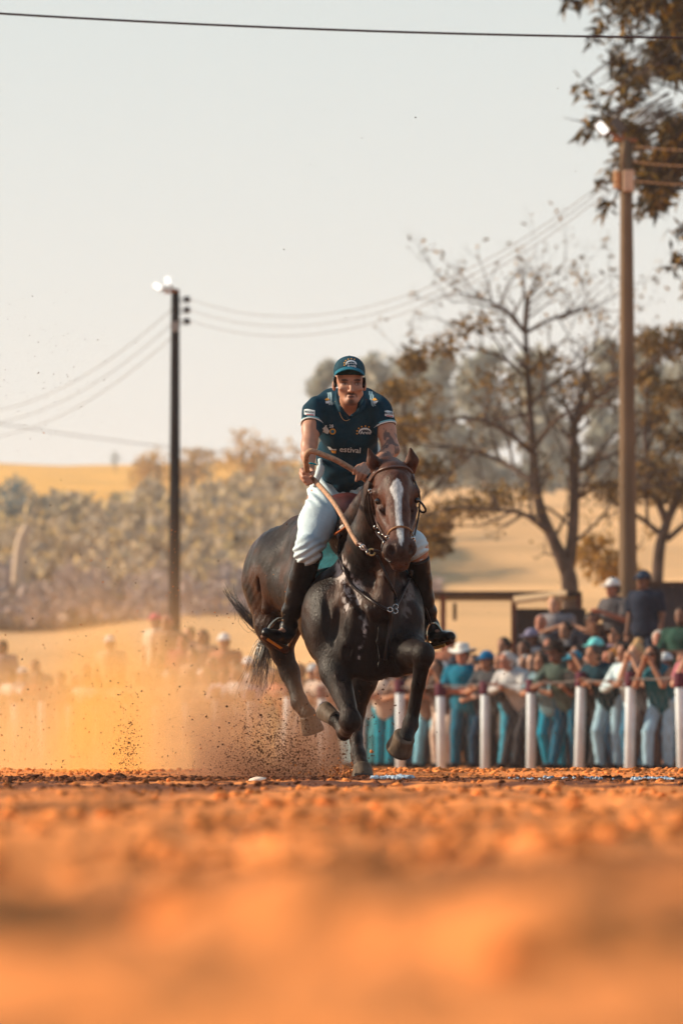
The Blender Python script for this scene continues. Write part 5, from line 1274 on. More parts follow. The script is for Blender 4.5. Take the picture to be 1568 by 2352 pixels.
    for q in (0, 1):
        B.cap(S1[q], E[q], .052, .043, .02); B.cap(E[q], Hn[q], .043, .028, .02)
        d = Hn[q] - E[q]; d = d / np.linalg.norm(d); pm = Hn[q] + d * .05; B.ell(pm, (.044, .040, .036), .02)
        sd = np.cross(d, [0, 0, 1.0]); sd /= np.linalg.norm(sd) + 1e-6
        for w in (-1.5, -.5, .5, 1.5): B.cap(pm + d * .02 + sd * w * .019, pm + d * (.085 - .006 * abs(w)) + sd * w * .022 - [0, 0, .030], .0125, .010, .003)
        B.cap(pm - sd * .03, pm - sd * .055 + d * .045, .014, .011, .006)
        B.cap(HF[q], kn[q], .085, .056, .03); B.cap(kn[q], ft[q] + [0, 0, .03], .055, .036, .02); B.cap(ft[q], ft[q] + [.13, 0, -.02], .036, .03, .02)
    V, Q = B.mesh(0)
    c = np.tile(sk, (len(V), 1)); dx = V - hd
    fr = dx[:, 0] > .055
    for yy in (.032, -.032): 
        e = np.exp(-(((dx[:, 1] - yy) / .017) ** 2 + ((dx[:, 2] - .014) / .012) ** 2)) * fr; c += (np.array([.03, .02, .018]) - c) * (.85 * e)[:, None]
        e = np.exp(-(((dx[:, 1] - yy) / .022) ** 2 + ((dx[:, 2] - .036) / .007) ** 2)) * fr; c += (hc - c) * (.7 * e)[:, None]
    e = np.exp(-((dx[:, 1] / .022) ** 2 + ((dx[:, 2] + .055) / .008) ** 2)) * fr; c += (np.array([.20, .06, .05]) - c) * (.8 * e)[:, None]
    if beard: e = smooth01(-dx[:, 2], .03, .06) * (dx[:, 2] > -.14) * (dx[:, 0] > .0) * (np.abs(dx[:, 1]) < .09); c += (hc - c) * (.75 * e)[:, None]
    def part(name, V, Q, m, cols=None, parent=None): o = obj(name, new_mesh(name, V, Q, True, cols), m, parent or root); return o
    part('body', V, Q, skin_mat(), c)
    # upper garment
    C = Sculpt(lo, hi, VOX); C.cap(T(-.04, 0, -.03), T(.38, 0, -.03), .155, .170, .05); C.cap(T(-.04, 0, .03), T(.38, 0, .03), .155, .170, .05); C.cap(T(.42, 0, -.15), T(.42, 0, .15), .090, .090, .04); C.cap(T(-.04, 0, -.06), T(-.04, 0, .06), .13, .13, .04)
    for q in (0, 1):
        if sleeve == 'none': continue
        e = E[q] if sleeve == 'long' else S1[q] + (E[q] - S1[q]) * .72
        C.cap(S1[q], e, .080, .070, .03)
        if sleeve == 'long': C.cap(E[q], E[q] + (Hn[q] - E[q]) * .9, .060, .044, .02)
    C.ripple(.007, lambda P: vnoise(P * 13, seed) + .5 * vnoise(P * 30, seed + 1)); C.plane(T(-.13, 0, 0), -up)
    V, Q = C.mesh(0); part('top' if sleeve != 'none' else 'sleeveless_top', V, Q, cm('top', shirt))
    D = Sculpt(lo, hi, VOX); D.cap(HF[0], HF[1], .125, .125, .05); D.ell((HF[0] + HF[1]) / 2 + [0, 0, .04], (.135, .175, .12), .04)
    for q in (0, 1):
        end = ft[q] + [0, 0, .03]
        if legs == 'short': D.cap(HF[q], HF[q] + (kn[q] - HF[q]) * .75, .100, .088, .03)
        else: D.cap(HF[q], kn[q], .100, .075, .03); D.cap(kn[q], end, .075, .062, .02)
    D.ripple(.006, lambda P: vnoise(P * 12, seed + 3)); V, Q = D.mesh(0); part('trousers' if legs == 'long' else 'shorts', V, Q, cm('trouser', trous))
    for q in (0, 1):
        D = Sculpt(ft[q] - [.12, .10, .09], ft[q] + [.24, .10, .10], VOX); D.cap(ft[q] + [-.02, 0, -.005], ft[q] + [.12, 0, -.022], .050, .042, .02); D.plane((0, 0, .005), (0, 0, -1)); V, Q = D.mesh(0); part('shoe', V, Q, cm('shoe', (.05, .03, .025)))
    # hair, hats
    if hat != 'bald' and not (hat in ('cap', 'cowboy') and not longhair and False):
        H = Sculpt(hd - [.22, .16, .52], hd + [.18, .16, .26], VOX * .85)
        H.ell(hd + [-.022, 0, .045], (.100, .089, .104), .02); H.ell(hd + [-.05, 0, 0], (.075, .085, .095), .02)
        if longhair: H.cap(hd + [-.06, 0, 0], hd + [-.07, 0, -.30], .085, .065, .04); H.cap(hd + [-.02, .07, -.02], hd + [-.01, .10, -.28], .035, .03, .03); H.cap(hd + [-.02, -.07, -.02], hd + [-.01, -.10, -.28], .035, .03, .03)
        if hat == 'bun': H.ell(hd + [-.06, 0, .165], (.055, .055, .05), .02)
        H.ell(hd + [.085, 0, -.03], (.085, .072, .105), .01, mode='cut')
        V, Q = H.mesh(0); part('hair', V, Q, cm('hair', hair))
    if hat == 'cap':
        H = Sculpt(hd - [.18, .16, .04], hd + [.24, .16, .22], VOX * .8); H.ell(hd + [-.012, 0, .058], (.112, .098, .110), .01); H.plane(hd + [0, 0, .045], (0, 0, -1)); H.ell(hd + [.125, 0, .046], (.085, .075, .014), .01)
        V, Q = H.mesh(0); part('cap', V, Q, cm('hat', hatc))
    if hat == 'cowboy':
        t = np.linspace(0, 2 * math.pi, 29)[:-1]; prof = [(1.95, .0), (1.9, .012), (1.05, .012), (1.0, .03), (.97, .10), (.80, .135), (.4, .115), (0, .105)]; V = []
        for r, zz in prof:
            for q in t:
                rx, ry = .112 * r, .090 * r; lift = .055 * max(0, (r - 1.0)) * abs(math.sin(q)) ** 1.5; pinch = 1 - .15 * (zz > .1) * abs(math.sin(q)); V.append([rx * math.cos(q), ry * math.sin(q) * pinch, zz + lift - .02 * max(0, r - 1) * abs(math.cos(q))])
        n = len(t); i_ = np.arange(len(prof) - 1)[:, None] * n; jj = np.arange(n)[None]; Q = np.stack([i_ + jj, i_ + (jj + 1) % n, i_ + n + (jj + 1) % n, i_ + n + jj], -1).reshape(-1, 4)
        part('cowboy_hat', np.array(V) * 1.0 + hd + [-.01, 0, .055], Q, cm('hat', hatc))
    if glasses:
        v, f = tubes([(np.array([hd + [.055, .080, .018], hd + [.098, .055, .016], hd + [.105, 0.0, .016], hd + [.098, -.055, .016], hd + [.055, -.080, .018]]), np.array([.006, .020, .011, .020, .006]))], 8, flat=1); part('sunglasses', v, f, cm('lens', (.012, .012, .016)))
    return root

teal = (.010, .22, .36); jean = (.05, .21, .36); ljean = (.30, .48, .60); djean = (.015, .055, .11); beige = (.55, .42, .34); grey = (.10, .10, .115); lgrey = (.42, .42, .42); navy = (.012, .040, .062)
rowg = 'spectators in the rows behind the fence'
# the nearest row, from the right edge of the picture towards the horse
P = person
P(1600, .38, 'woman in black shorts and pink top with bare legs at the right edge', 1.66, shirt=(.65, .22, .26), trous=(.035, .03, .03), legs='short', skin='fair', arms='face', longhair=True, seed=1, lean=14)
P(1513, .36, 'long-haired woman in sunglasses, teal top and light jeans, elbows on the rail', 1.66, shirt=(.02, .16, .22), trous=ljean, longhair=True, glasses=True, arms='face', skin='tan', sleeve='none', seed=2, lean=24)
P(1480, .42, 'blonde woman with a top bun in grey, resting her face on her hands', 1.70, shirt=grey, trous=(.12, .085, .08), hat='bun', hair=(.48, .30, .14), arms='face', skin='fair', sleeve='none', seed=3, lean=22)
P(1453, .50, 'man in a white long-sleeved shirt reaching for the maroon post top', 1.70, shirt=(.50, .62, .66), trous=jean, sleeve='long', seed=4, lean=20)
P(1392, .36, 'big man in dark floral shirt and pale jeans leaning low on the rail', 1.74, shirt=(.012, .055, .080), trous=ljean, seed=5, lean=32, skin='tan', hair=(.06, .045, .04))
P(1420, .75, 'woman with orange-brown hair and a rust top behind the floral shirt', 1.64, shirt=(.24, .065, .045), trous=djean, hair=(.42, .16, .03), longhair=True, seed=6, lean=16, skin='brown')
P(1345, .40, 'person in a sky-blue cap bent over with one arm up beside it', 1.66, shirt=(.035, .03, .03), trous=(.04, .04, .045), hat='cap', hatc=(.03, .24, .36), arms='shade', seed=7, lean=34)
P(1297, .38, 'man in a black cowboy hat and grey-green shirt with teal jeans', 1.74, shirt=(.09, .13, .11), trous=(.02, .16, .27), hat='cowboy', hatc=(.030, .018, .015), seed=8, lean=22, skin='brown')
P(1262, .45, 'woman in a pale blue top and blue flared jeans beside a white post', 1.62, shirt=(.22, .36, .42), trous=(.01, .32, .50), longhair=True, seed=9, lean=20, skin='tan', hair=(.05, .03, .02))
P(1190, .40, 'grey-haired man in pale grey shirt stretching his arms over the rail', 1.72, shirt=lgrey, trous=(.05, .045, .05), hair=(.50, .45, .42), sleeve='long', seed=10, lean=34, skin='red')
P(1166, .42, 'young man in light blue jeans and a dark tee between two posts', 1.68, shirt=(.06, .06, .07), trous=(.06, .36, .52), seed=11, lean=26, skin='tan', arms='rail')
P(1139, .38, 'man in charcoal shirt and bright blue cap, forearms on the rail', 1.70, shirt=(.09, .095, .105), trous=(.13, .10, .09), hat='cap', hatc=(.005, .16, .36), seed=12, lean=28, skin='tan')
P(1066, .40, 'broad man in teal polo and white cowboy hat with teal jeans', 1.76, shirt=teal, trous=(.012, .16, .27), hat='cowboy', hatc=(.72, .69, .64), arms='cross', seed=13, lean=12, skin='red')
P(1014, .40, 'person in long beige trousers with hands held to the face', 1.62, shirt=(.16, .11, .09), trous=beige, arms='face', seed=14, lean=22, skin='tan', hair=(.04, .025, .02))
P(978, .45, 'person in sky-blue trousers and a tan shirt just right of the hoof', 1.60, shirt=(.34, .22, .16), trous=(.20, .48, .62), seed=15, lean=24, skin='tan')
P(935, .42, 'person in blue-green jeans seen between the forelegs of the horse', 1.60, shirt=(.30, .17, .12), trous=(.02, .24, .36), seed=16, lean=26, skin='tan', longhair=True)
P(882, .42, 'person in turquoise jeans and a cream top under the horse\'s belly', 1.62, shirt=(.58, .46, .38), trous=(.02, .36, .50), seed=17, lean=20, skin='fair', longhair=True, hair=(.20, .10, .05))
P(850, .6, 'person in pale blue beside the planted hoof', 1.60, shirt=(.44, .50, .54), trous=(.10, .36, .42), seed=18, lean=20)
P(800, .45, 'person in washed-out blue behind the folded foreleg', 1.62, shirt=(.40, .30, .24), trous=(.26, .46, .52), seed=19, lean=22)
P(745, .45, 'person in a cream shirt behind the dangling hind hoof', 1.62, shirt=(.62, .50, .42), trous=(.40, .36, .34), seed=20, lean=22)
P(700, .45, 'person in a tan cap between the tail and the hind leg', 1.64, shirt=(.42, .26, .18), trous=(.34, .34, .36), seed=21, hat='cap', hatc=(.42, .22, .12))
P(655, .45, 'person with a coral bag-coloured top in the brown dust', 1.60, shirt=(.60, .22, .16), trous=(.30, .32, .36), seed=22)
P(606, .42, 'child-sized person in a blue-violet shirt below the horse tail', 1.58, shirt=(.10, .17, .50), trous=(.34, .30, .32), seed=23, lean=26)
P(560, .45, 'person in a white shirt left of the horse tail', 1.66, shirt=(.68, .66, .68), trous=(.30, .34, .40), seed=24, hair=(.4, .3, .2))
P(521, .55, 'person in a pale lilac shirt beside the white post in the dust', 1.64, shirt=(.55, .50, .60), trous=(.30, .30, .34), seed=25)
P(486, .40, 'blond person leaning out over the rail in orange dust', 1.66, shirt=(.52, .34, .22), trous=(.34, .30, .30), seed=26, hair=(.45, .28, .12), skin='fair')
P(452, .5, 'person in a faded brown shirt in the dust right of the dark pole', 1.64, shirt=(.36, .22, .15), trous=(.3, .3, .3), seed=27)
P(405, .45, 'person directly below the dark pole, hidden by dust to the waist', 1.66, shirt=(.44, .27, .18), trous=(.3, .3, .3), seed=28)
P(345, .45, 'person in a peach shirt left of the dark pole', 1.64, shirt=(.62, .36, .24), trous=(.3, .3, .3), seed=29)
P(290, .45, 'person in a white top half lost in the yellow dust column', 1.64, shirt=(.66, .6, .54), trous=(.3, .3, .3), seed=30)
P(232, .45, 'person in a pale violet shirt at the left of the yellow dust column', 1.64, shirt=(.50, .44, .52), trous=(.4, .4, .44), seed=31)
P(205, .45, 'person with white sleeves, arms lifted, in the left dust', 1.66, shirt=(.68, .66, .62), trous=(.4, .36, .34), arms='hold', seed=32)
P(150, .45, 'person in an orange-brown shirt far along the fence', 1.68, shirt=(.44, .20, .11), trous=(.4, .36, .34), seed=33)
P(95, .45, 'person in a red-brown shirt with dark hair near the left edge', 1.70, shirt=(.46, .15, .09), trous=(.4, .36, .34), seed=34)
P(38, .45, 'person in a bright white shirt at the left edge', 1.68, shirt=(.74, .70, .68), trous=(.5, .42, .36), seed=35, skin='brown')
P(-6, .6, 'person in a dull mauve shirt cut off by the left edge', 1.72, shirt=(.30, .20, .22), trous=(.4, .36, .34), seed=36)
# second and third rows
P(1565, 1.5, 'bearded man in dark green standing tall above the right edge', 1.80, arms='cross', lean=2, shirt=(.035, .10, .075), trous=navy, raise_=.25, seed=40, group=rowg, skin='brown', beard=True)
P(1518, 1.3, 'grey-haired man in a green and tan shirt behind the sunglasses', 1.74, arms='down', lean=8, shirt=(.03, .15, .12), trous=grey, hair=(.46, .40, .35), raise_=.05, seed=41, group=rowg, skin='red')
P(1478, 3.6, 'man in a navy jacket and cap standing highest by the truck boards', 1.78, arms='down', lean=2, shirt=(.02, .03, .06), trous=(.03, .04, .07), hat='cap', hatc=(.03, .05, .09), raise_=.55, seed=42, group=rowg, skin='brown')
P(1430, 1.4, 'dark-haired person right beside the foot of the thick pole', 1.66, arms='down', lean=6, shirt=(.05, .04, .05), trous=navy, seed=43, group=rowg, skin='brown')
P(1410, 3.4, 'man in a white cap high up left of the thick pole', 1.78, arms='hold', lean=2, shirt=(.12, .11, .12), trous=navy, hat='cap', hatc=(.66, .63, .60), raise_=.50, seed=44, group=rowg, skin='red')
P(1412, 2.0, 'person with a lilac collar behind the turquoise cap', 1.68, arms='down', lean=4, shirt=(.34, .26, .36), trous=navy, raise_=.10, seed=45, group=rowg, skin='tan')
P(1377, 1.05, 'person in a shiny turquoise cap in front of the brown cowboy hat', 1.72, arms='down', lean=10, shirt=(.10, .07, .06), trous=navy, hat='cap', hatc=(.16, .58, .58), seed=46, group=rowg, skin='brown', raise_=.04)
P(1376, 1.6, 'man in a wide brown cowboy hat behind the turquoise cap', 1.76, arms='down', lean=4, shirt=(.06, .05, .06), trous=navy, hat='cowboy', hatc=(.13, .055, .030), raise_=.08, seed=47, group=rowg, skin='brown')
P(1354, 2.6, 'dark-skinned person in black turning under the shelter roof', 1.72, arms='down', lean=3, shirt=(.03, .03, .045), trous=navy, raise_=.20, seed=48, group=rowg, skin='brown', turn=.6)
P(1330, 1.1, 'brown-haired person above the sky-blue cap', 1.68, arms='down', lean=8, shirt=(.08, .05, .05), trous=navy, seed=49, group=rowg, skin='tan')
P(1303, 2.4, 'person in a pale grey shirt with both hands behind the head', 1.74, arms='head', lean=2, shirt=(.26, .24, .25), trous=grey, raise_=.10, seed=50, group=rowg, skin='tan')
P(1272, 3.0, 'fair-haired person catching the sun under the shelter roof', 1.78, arms='down', lean=2, shirt=(.30, .28, .30), trous=grey, hair=(.40, .20, .08), raise_=.38, seed=51, group=rowg, skin='fair')
P(1268, 1.5, 'reddish-faced person behind the woman in pale blue', 1.70, arms='down', lean=4, shirt=(.12, .09, .10), trous=grey, raise_=.05, seed=52, group=rowg, skin='red')
P(1243, 2.6, 'orange-lit bare head in front of the dark stall wall', 1.74, arms='down', lean=2, shirt=(.06, .05, .06), trous=grey, raise_=.20, seed=53, group=rowg, skin='red', hat='bald')
P(1224, 1.9, 'person in a violet-grey cap in front of the stall', 1.72, arms='down', lean=4, shirt=(.30, .30, .34), trous=grey, hat='cap', hatc=(.24, .22, .32), raise_=.10, seed=54, group=rowg, skin='brown')
P(1206, 1.2, 'dark red-faced man with short black hair behind the pale grey shirt', 1.72, arms='down', lean=6, shirt=(.40, .38, .40), trous=grey, seed=55, group=rowg, skin='brown', raise_=.05)
P(1240, .95, 'curly-haired person in a grey-white top with a raised phone hand', 1.66, arms='hold', lean=8, shirt=(.44, .42, .42), trous=grey, seed=56, group=rowg, skin='tan')
P(1158, 1.5, 'round-faced person between the two blue caps', 1.74, arms='down', lean=4, shirt=(.36, .26, .24), trous=grey, raise_=.05, seed=57, group=rowg, skin='tan')
P(1100, 1.0, 'orange-lit woman peering past the white cowboy hat', 1.64, arms='rail', lean=12, shirt=(.05, .07, .09), trous=grey, seed=58, group=rowg, skin='fair', longhair=True, hair=(.10, .05, .03))
P(1112, .62, 'short person squeezed between the teal polo and the bright blue cap', 1.54, arms='rail', lean=14, shirt=(.06, .07, .10), trous=djean, seed=59, group=rowg, skin='fair')
P(1034, 1.6, 'person in a two-tone blue cap standing above the horse rider\'s boot toe', 1.78, arms='down', lean=3, shirt=(.40, .16, .10), trous=grey, hat='cap', hatc=(.01, .30, .46), raise_=.12, seed=60, group=rowg, skin='red')
P(1040, .9, 'person in dark clothes behind the shoulder of the teal polo', 1.60, arms='down', lean=6, shirt=(.05, .04, .05), trous=grey, seed=61, group=rowg, skin='brown')
P(990, 1.0, 'dark-haired person next to the lifted knee of the horse', 1.62, arms='down', lean=8, shirt=(.10, .07, .06), trous=grey, seed=62, group=rowg, skin='tan')
P(905, 1.0, 'person with tawny hair seen low between the forelegs', 1.56, arms='down', lean=8, shirt=(.36, .17, .13), trous=grey, seed=63, group=rowg, skin='tan', hair=(.20, .09, .04))
P(860, 1.2, 'person in cream seen under the belly, second row', 1.56, arms='down', lean=6, shirt=(.50, .38, .30), trous=grey, seed=64, group=rowg, skin='fair')
P(720, 1.1, 'brown-shirted person behind the tan cap', 1.62, arms='down', lean=6, shirt=(.26, .16, .12), trous=grey, seed=65, group=rowg, skin='tan')
P(675, 1.2, 'tawny-haired person just right of the horse tail', 1.62, arms='down', lean=4, shirt=(.30, .17, .12), trous=grey, seed=66, group=rowg, skin='tan', hair=(.22, .12, .06))
P(575, 1.3, 'person in a white cap left of the tail, second row', 1.68, arms='down', lean=4, shirt=(.62, .60, .62), trous=grey, hat='cap', hatc=(.70, .68, .68), raise_=.05, seed=67, group=rowg, skin='tan')
P(516, 2.2, 'person in a round white cap against the pasture', 1.78, arms='down', lean=2, shirt=(.55, .24, .16), trous=grey, hat='cap', hatc=(.74, .72, .70), raise_=.25, seed=68, group=rowg, skin='red')
P(541, 1.7, 'person in a pinkish shirt below the round white cap', 1.66, arms='down', lean=4, shirt=(.60, .34, .30), trous=grey, raise_=.0, seed=69, group=rowg, skin='tan')
P(490, 1.6, 'person with sandy hair in the middle of the dusty rows', 1.68, arms='down', lean=4, shirt=(.48, .28, .20), trous=grey, raise_=.05, seed=70, group=rowg, skin='fair', hair=(.30, .18, .10))
P(468, 2.6, 'person with thick dark hair at the top of the dusty rows', 1.80, arms='down', lean=2, shirt=(.40, .25, .2), trous=grey, raise_=.28, seed=71, group=rowg, skin='tan', longhair=True, hair=(.10, .06, .05))
P(447, 1.9, 'fair long-faced person lit from the left in the dusty rows', 1.76, arms='down', lean=3, shirt=(.46, .30, .24), trous=grey, raise_=.10, seed=72, group=rowg, skin='fair')
P(437, 2.9, 'person with a pale blond head at the top right of the dark pole', 1.80, arms='down', lean=2, shirt=(.42, .26, .24), trous=grey, raise_=.30, seed=73, group=rowg, skin='fair', hair=(.42, .26, .10))
P(420, 2.3, 'person in crimson just right of the dark pole', 1.80, arms='down', lean=2, shirt=(.45, .10, .12), trous=grey, raise_=.25, seed=74, group=rowg, skin='red')
P(384, 3.3, 'tawny head behind the left side of the dark pole', 1.84, arms='down', lean=2, shirt=(.50, .30, .2), trous=grey, raise_=.42, seed=75, group=rowg, skin='tan', hair=(.50, .22, .16))
P(362, 3.4, 'person in a bright pink cap, highest left of the dark pole', 1.86, arms='down', lean=2, shirt=(.6, .5, .4), trous=grey, hat='cap', hatc=(.70, .16, .20), raise_=.42, seed=76, group=rowg, skin='fair')
P(370, 1.8, 'person with brown hair below the pink cap', 1.72, arms='down', lean=4, shirt=(.40, .22, .14), trous=grey, raise_=.05, seed=77, group=rowg, skin='tan')
P(255, 3.2, 'person in a white cap alone above the yellow dust', 1.78, arms='down', lean=2, shirt=(.60, .42, .3), trous=grey, hat='cap', hatc=(.75, .72, .70), raise_=.10, seed=78, group=rowg, skin='tan')
P(200, 1.3, 'tawny-haired person left of the yellow dust column, second row', 1.70, arms='down', lean=4, shirt=(.42, .24, .16), trous=grey, seed=79, group=rowg, skin='tan', hair=(.36, .18, .12))
P(84, 1.3, 'person with thick brown hair above the red-brown shirt', 1.74, arms='down', lean=4, shirt=(.38, .22, .15), trous=grey, seed=80, group=rowg, skin='tan', hair=(.22, .12, .07))
P(10, 1.8, 'dark-haired person standing tallest at the left edge', 1.84, arms='down', lean=2, shirt=(.34, .24, .26), trous=grey, raise_=.12, seed=81, group=rowg, skin='brown')

NB = [(1600, 'the pink top at the right edge'), (1513, 'the woman in sunglasses'), (1480, 'the blonde bun'), (1453, 'the white long-sleeved shirt'), (1420, 'the orange-haired woman'), (1392, 'the dark floral shirt'), (1345, 'the sky-blue cap'), (1297, 'the black cowboy hat'),
      (1262, 'the flared blue jeans'), (1190, 'the pale grey shirt'), (1166, 'the light blue jeans'), (1139, 'the bright blue cap'), (1066, 'the white cowboy hat'), (1014, 'the long beige trousers'), (978, 'the sky-blue trousers'), (935, 'the blue-green jeans'), (882, 'the turquoise jeans'),
      (850, 'the planted hoof'), (800, 'the folded foreleg'), (745, 'the dangling hind hoof'), (700, 'the tan cap'), (655, 'the coral top'), (606, 'the blue-violet shirt'), (560, 'the white shirt by the tail'), (521, 'the pale lilac shirt'), (486, 'the blond leaning person'), (452, 'the faded brown shirt'),
      (405, 'the dark pole'), (345, 'the peach shirt'), (290, 'the yellow dust column'), (232, 'the pale violet shirt'), (150, 'the orange-brown shirt'), (95, 'the red-brown shirt'), (38, 'the bright white shirt')]
CN = ['a charcoal', 'a dull grey', 'a dark teal', 'a brown', 'a beige', 'a slate green', 'a mauve']; seen = set()
gf = np.random.default_rng(77); cols = [(.05, .045, .055), (.10, .09, .10), (.02, .07, .10), (.16, .10, .08), (.30, .24, .22), (.06, .13, .15), (.20, .16, .17)]
for i, px in enumerate([1600, 1575, 1535, 1498, 1466, 1436, 1405, 1364, 1318, 1282, 1250, 1228, 1212, 1176, 1150, 1124, 1088, 1052, 1024, 1000, 962, 946, 920, 895, 872, 838, 815, 780, 764, 730, 690, 640, 625, 590, 548, 505, 470, 430, 392, 325, 270, 178, 122, 60]):
    c0 = cols[int(gf.integers(0, 7))]; c = c0
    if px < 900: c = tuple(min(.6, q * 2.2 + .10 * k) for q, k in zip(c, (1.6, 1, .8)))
    near = min(NB, key=lambda q: abs(q[0] - px - 3)); cn = CN[cols.index(c0)]; hd_, hk = [('dark hair', (.03, .02, .015)), ('brown hair', (.12, .06, .03)), ('a dark cap', None), ('a pale cap', None), ('grey hair', (.35, .32, .30))][int(gf.integers(0, 5))]
    lab = f'half-hidden spectator, {hd_}, {cn[2:]} top, behind {near[1]}'
    if lab in seen: lab = lab.replace('half-hidden', 'shorter half-hidden')
    seen.add(lab)
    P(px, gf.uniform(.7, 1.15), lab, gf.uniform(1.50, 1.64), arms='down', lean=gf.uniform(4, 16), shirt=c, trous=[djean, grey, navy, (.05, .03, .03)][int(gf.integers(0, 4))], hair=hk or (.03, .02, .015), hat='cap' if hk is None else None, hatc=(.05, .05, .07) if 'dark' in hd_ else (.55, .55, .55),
      skin=['tan', 'brown', 'fair', 'red'][int(gf.integers(0, 4))], seed=200 + i, group='spectators mostly hidden between the front row and the taller rows')
# ------------------------------------------------------------------ loose soil: clods on the track, dirt in the air
soil = mat('soil_clod', vcol=True, rough=.95, vary=.25, vscale=14, bump=.6, bscale=120, spec=.15)
dark_soil = mat('dark_clod', (.13, .045, .020), .95, color2=(.24, .085, .035), vscale=20, bump=.5, bscale=120, spec=.15)
def scatter_ground(n, px0, px1, y0, y1, rmin, rmax, seed, p=2.2, sink=.42, gate=None):
    g = np.random.default_rng(seed); Y = g.uniform(y0, y1, n); px = g.uniform(px0, px1, n); X = (px - 784) / FPX * Y
    r = rmin + (rmax - rmin) * g.random(n) ** p; Z = terrain(X, Y) + ground_bumps(X, Y) + r * (.5 - sink)
    if gate is not None:
        k = gate(X, Y); X, Y, Z, r = X[k], Y[k], Z[k], r[k]
    return np.stack([X, Y, Z, r], 1)
a = np.concatenate([scatter_ground(5200, -200, 1800, 31.6, 36.4, .003, .022, 1, 3.0), scatter_ground(1500, 700, 1800, 33.2, 35.2, .005, .032, 2, 2.6)])
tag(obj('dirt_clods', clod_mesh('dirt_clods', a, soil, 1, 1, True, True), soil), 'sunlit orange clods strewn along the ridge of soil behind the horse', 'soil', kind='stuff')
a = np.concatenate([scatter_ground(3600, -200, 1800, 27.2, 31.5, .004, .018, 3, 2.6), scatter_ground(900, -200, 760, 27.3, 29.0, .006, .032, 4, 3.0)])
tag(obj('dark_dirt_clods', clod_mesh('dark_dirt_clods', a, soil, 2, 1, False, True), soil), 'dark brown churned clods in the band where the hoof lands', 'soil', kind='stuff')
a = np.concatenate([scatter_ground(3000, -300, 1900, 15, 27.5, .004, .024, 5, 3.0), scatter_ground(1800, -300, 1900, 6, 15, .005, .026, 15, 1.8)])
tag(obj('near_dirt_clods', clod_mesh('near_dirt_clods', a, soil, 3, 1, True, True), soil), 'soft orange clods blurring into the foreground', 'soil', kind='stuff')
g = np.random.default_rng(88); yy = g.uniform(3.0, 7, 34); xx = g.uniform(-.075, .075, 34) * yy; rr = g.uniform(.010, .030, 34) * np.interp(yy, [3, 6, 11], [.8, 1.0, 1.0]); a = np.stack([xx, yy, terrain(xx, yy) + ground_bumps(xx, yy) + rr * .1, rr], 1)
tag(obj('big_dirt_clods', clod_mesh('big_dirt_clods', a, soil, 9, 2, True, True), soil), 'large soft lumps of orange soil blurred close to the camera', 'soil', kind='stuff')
stone_m = mat('pale_stone', (.62, .50, .46), .8, vary=.2, vscale=30, bump=.5, bscale=60)
def stone(px, py, Y, r, label, seed, flat=.6, m=stone_m, grp=None):
    c = W(px, py, Y); me = clod_mesh('stone', [(0, 0, 0, r)], m, seed, 2, True); o = obj('stone', me, m, loc=c); o.scale = (1.35, 1, flat); tag(o, label, 'stone', grp); return o
stone(590, 1794, 27.9, .026, 'cream folded stone lying left of the planted hoof', 5, .8, mat('cream_stone', (.80, .62, .50), .7, bump=.6, bscale=60)); stone(607, 1797, 27.8, .022, 'dull grey stone touching the cream one', 6, .6)
stone(285, 1797, 27.8, .010, 'tiny pale stone on the dark soil far left', 7)
pale_m = mat('pale_gravel', (.46, .56, .66), .5, vary=.25, vscale=30)
for nm, (x0, x1, y0, y1, n, s) in {'pale wet-looking grit scattered beside the planted hoof': (850, 945, 29.4, 29.9, 110, 8), 'pale bluish grit in a flat patch near the right edge': (1450, 1545, 28.6, 29.2, 150, 9), 'few pale grains between the two grit patches': (1150, 1410, 28.8, 29.6, 36, 10)}.items():
    a = scatter_ground(n, x0, x1, y0, y1, .005, .013, s, 1.5, .0); a[:, 2] += .004; tag(obj('gravel', clod_mesh('gravel', a, pale_m, s), pale_m), nm, 'gravel', kind='stuff')
a = scatter_ground(70, 818, 862, 30.2, 30.75, .008, .024, 41, 1.5, .3)
tag(obj('dirt_clods', clod_mesh('dirt_clods', a, soil, 6, 2, False, True), soil), 'small heap of clods pushed up in front of the planted hoof', 'soil', kind='stuff')
# dirt thrown up by the hooves
fly_m = mat('flying_dirt', (.085, .036, .022), .95, spec=.1); fly_o = mat('flying_orange_dirt', (.60, .22, .07), .95, spec=.1)
def spray(n, fn, Y0, Y1, rmin, rmax, seed, p=3.0):
    g = np.random.default_rng(seed); out = []
    for _ in range(n):
        px, py = fn(g); q = W(px, py, g.uniform(Y0, Y1)); out.append((*q, rmin + (rmax - rmin) * g.random() ** p))
    return out
def hill(g):      # the fan behind the planted hoof
    x = g.normal(640, 75); top = np.interp(x, [440, 500, 560, 620, 700, 760, 800], [1760, 1700, 1640, 1600, 1660, 1700, 1640]); return x, 1795 - (1795 - top) * abs(g.normal(0, .5))
a = spray(9000, hill, 30.6, 32.0, .0009, .0042, 1, 3.2)
a += spray(300, lambda g: (g.normal(630, 60), g.normal(1720, 40)), 30.6, 31.6, .002, .0060, 2, 2.8)
a += spray(46, lambda g: (g.normal(600, 90), g.normal(1700, 45)), 30.7, 31.8, .004, .0085, 22, 2.0)
a += spray(700, lambda g: (g.normal(292, 17) , 1795 - abs(g.normal(0, 95))), 31.2, 32.2, .0010, .0048, 3, 2.8)
a += spray(420, lambda g: (g.uniform(690, 860), g.uniform(1560, 1790)), 30.4, 32, .001, .0050, 4, 3)
a += spray(240, lambda g: (g.normal(880, 50), g.normal(1610, 60)), 30.0, 32, .001, .0055, 5, 3)
a += spray(900, lambda g: (g.uniform(-20, 700), 1790 - abs(g.normal(0, 260))), 30, 33, .0010, .0045, 6, 3)
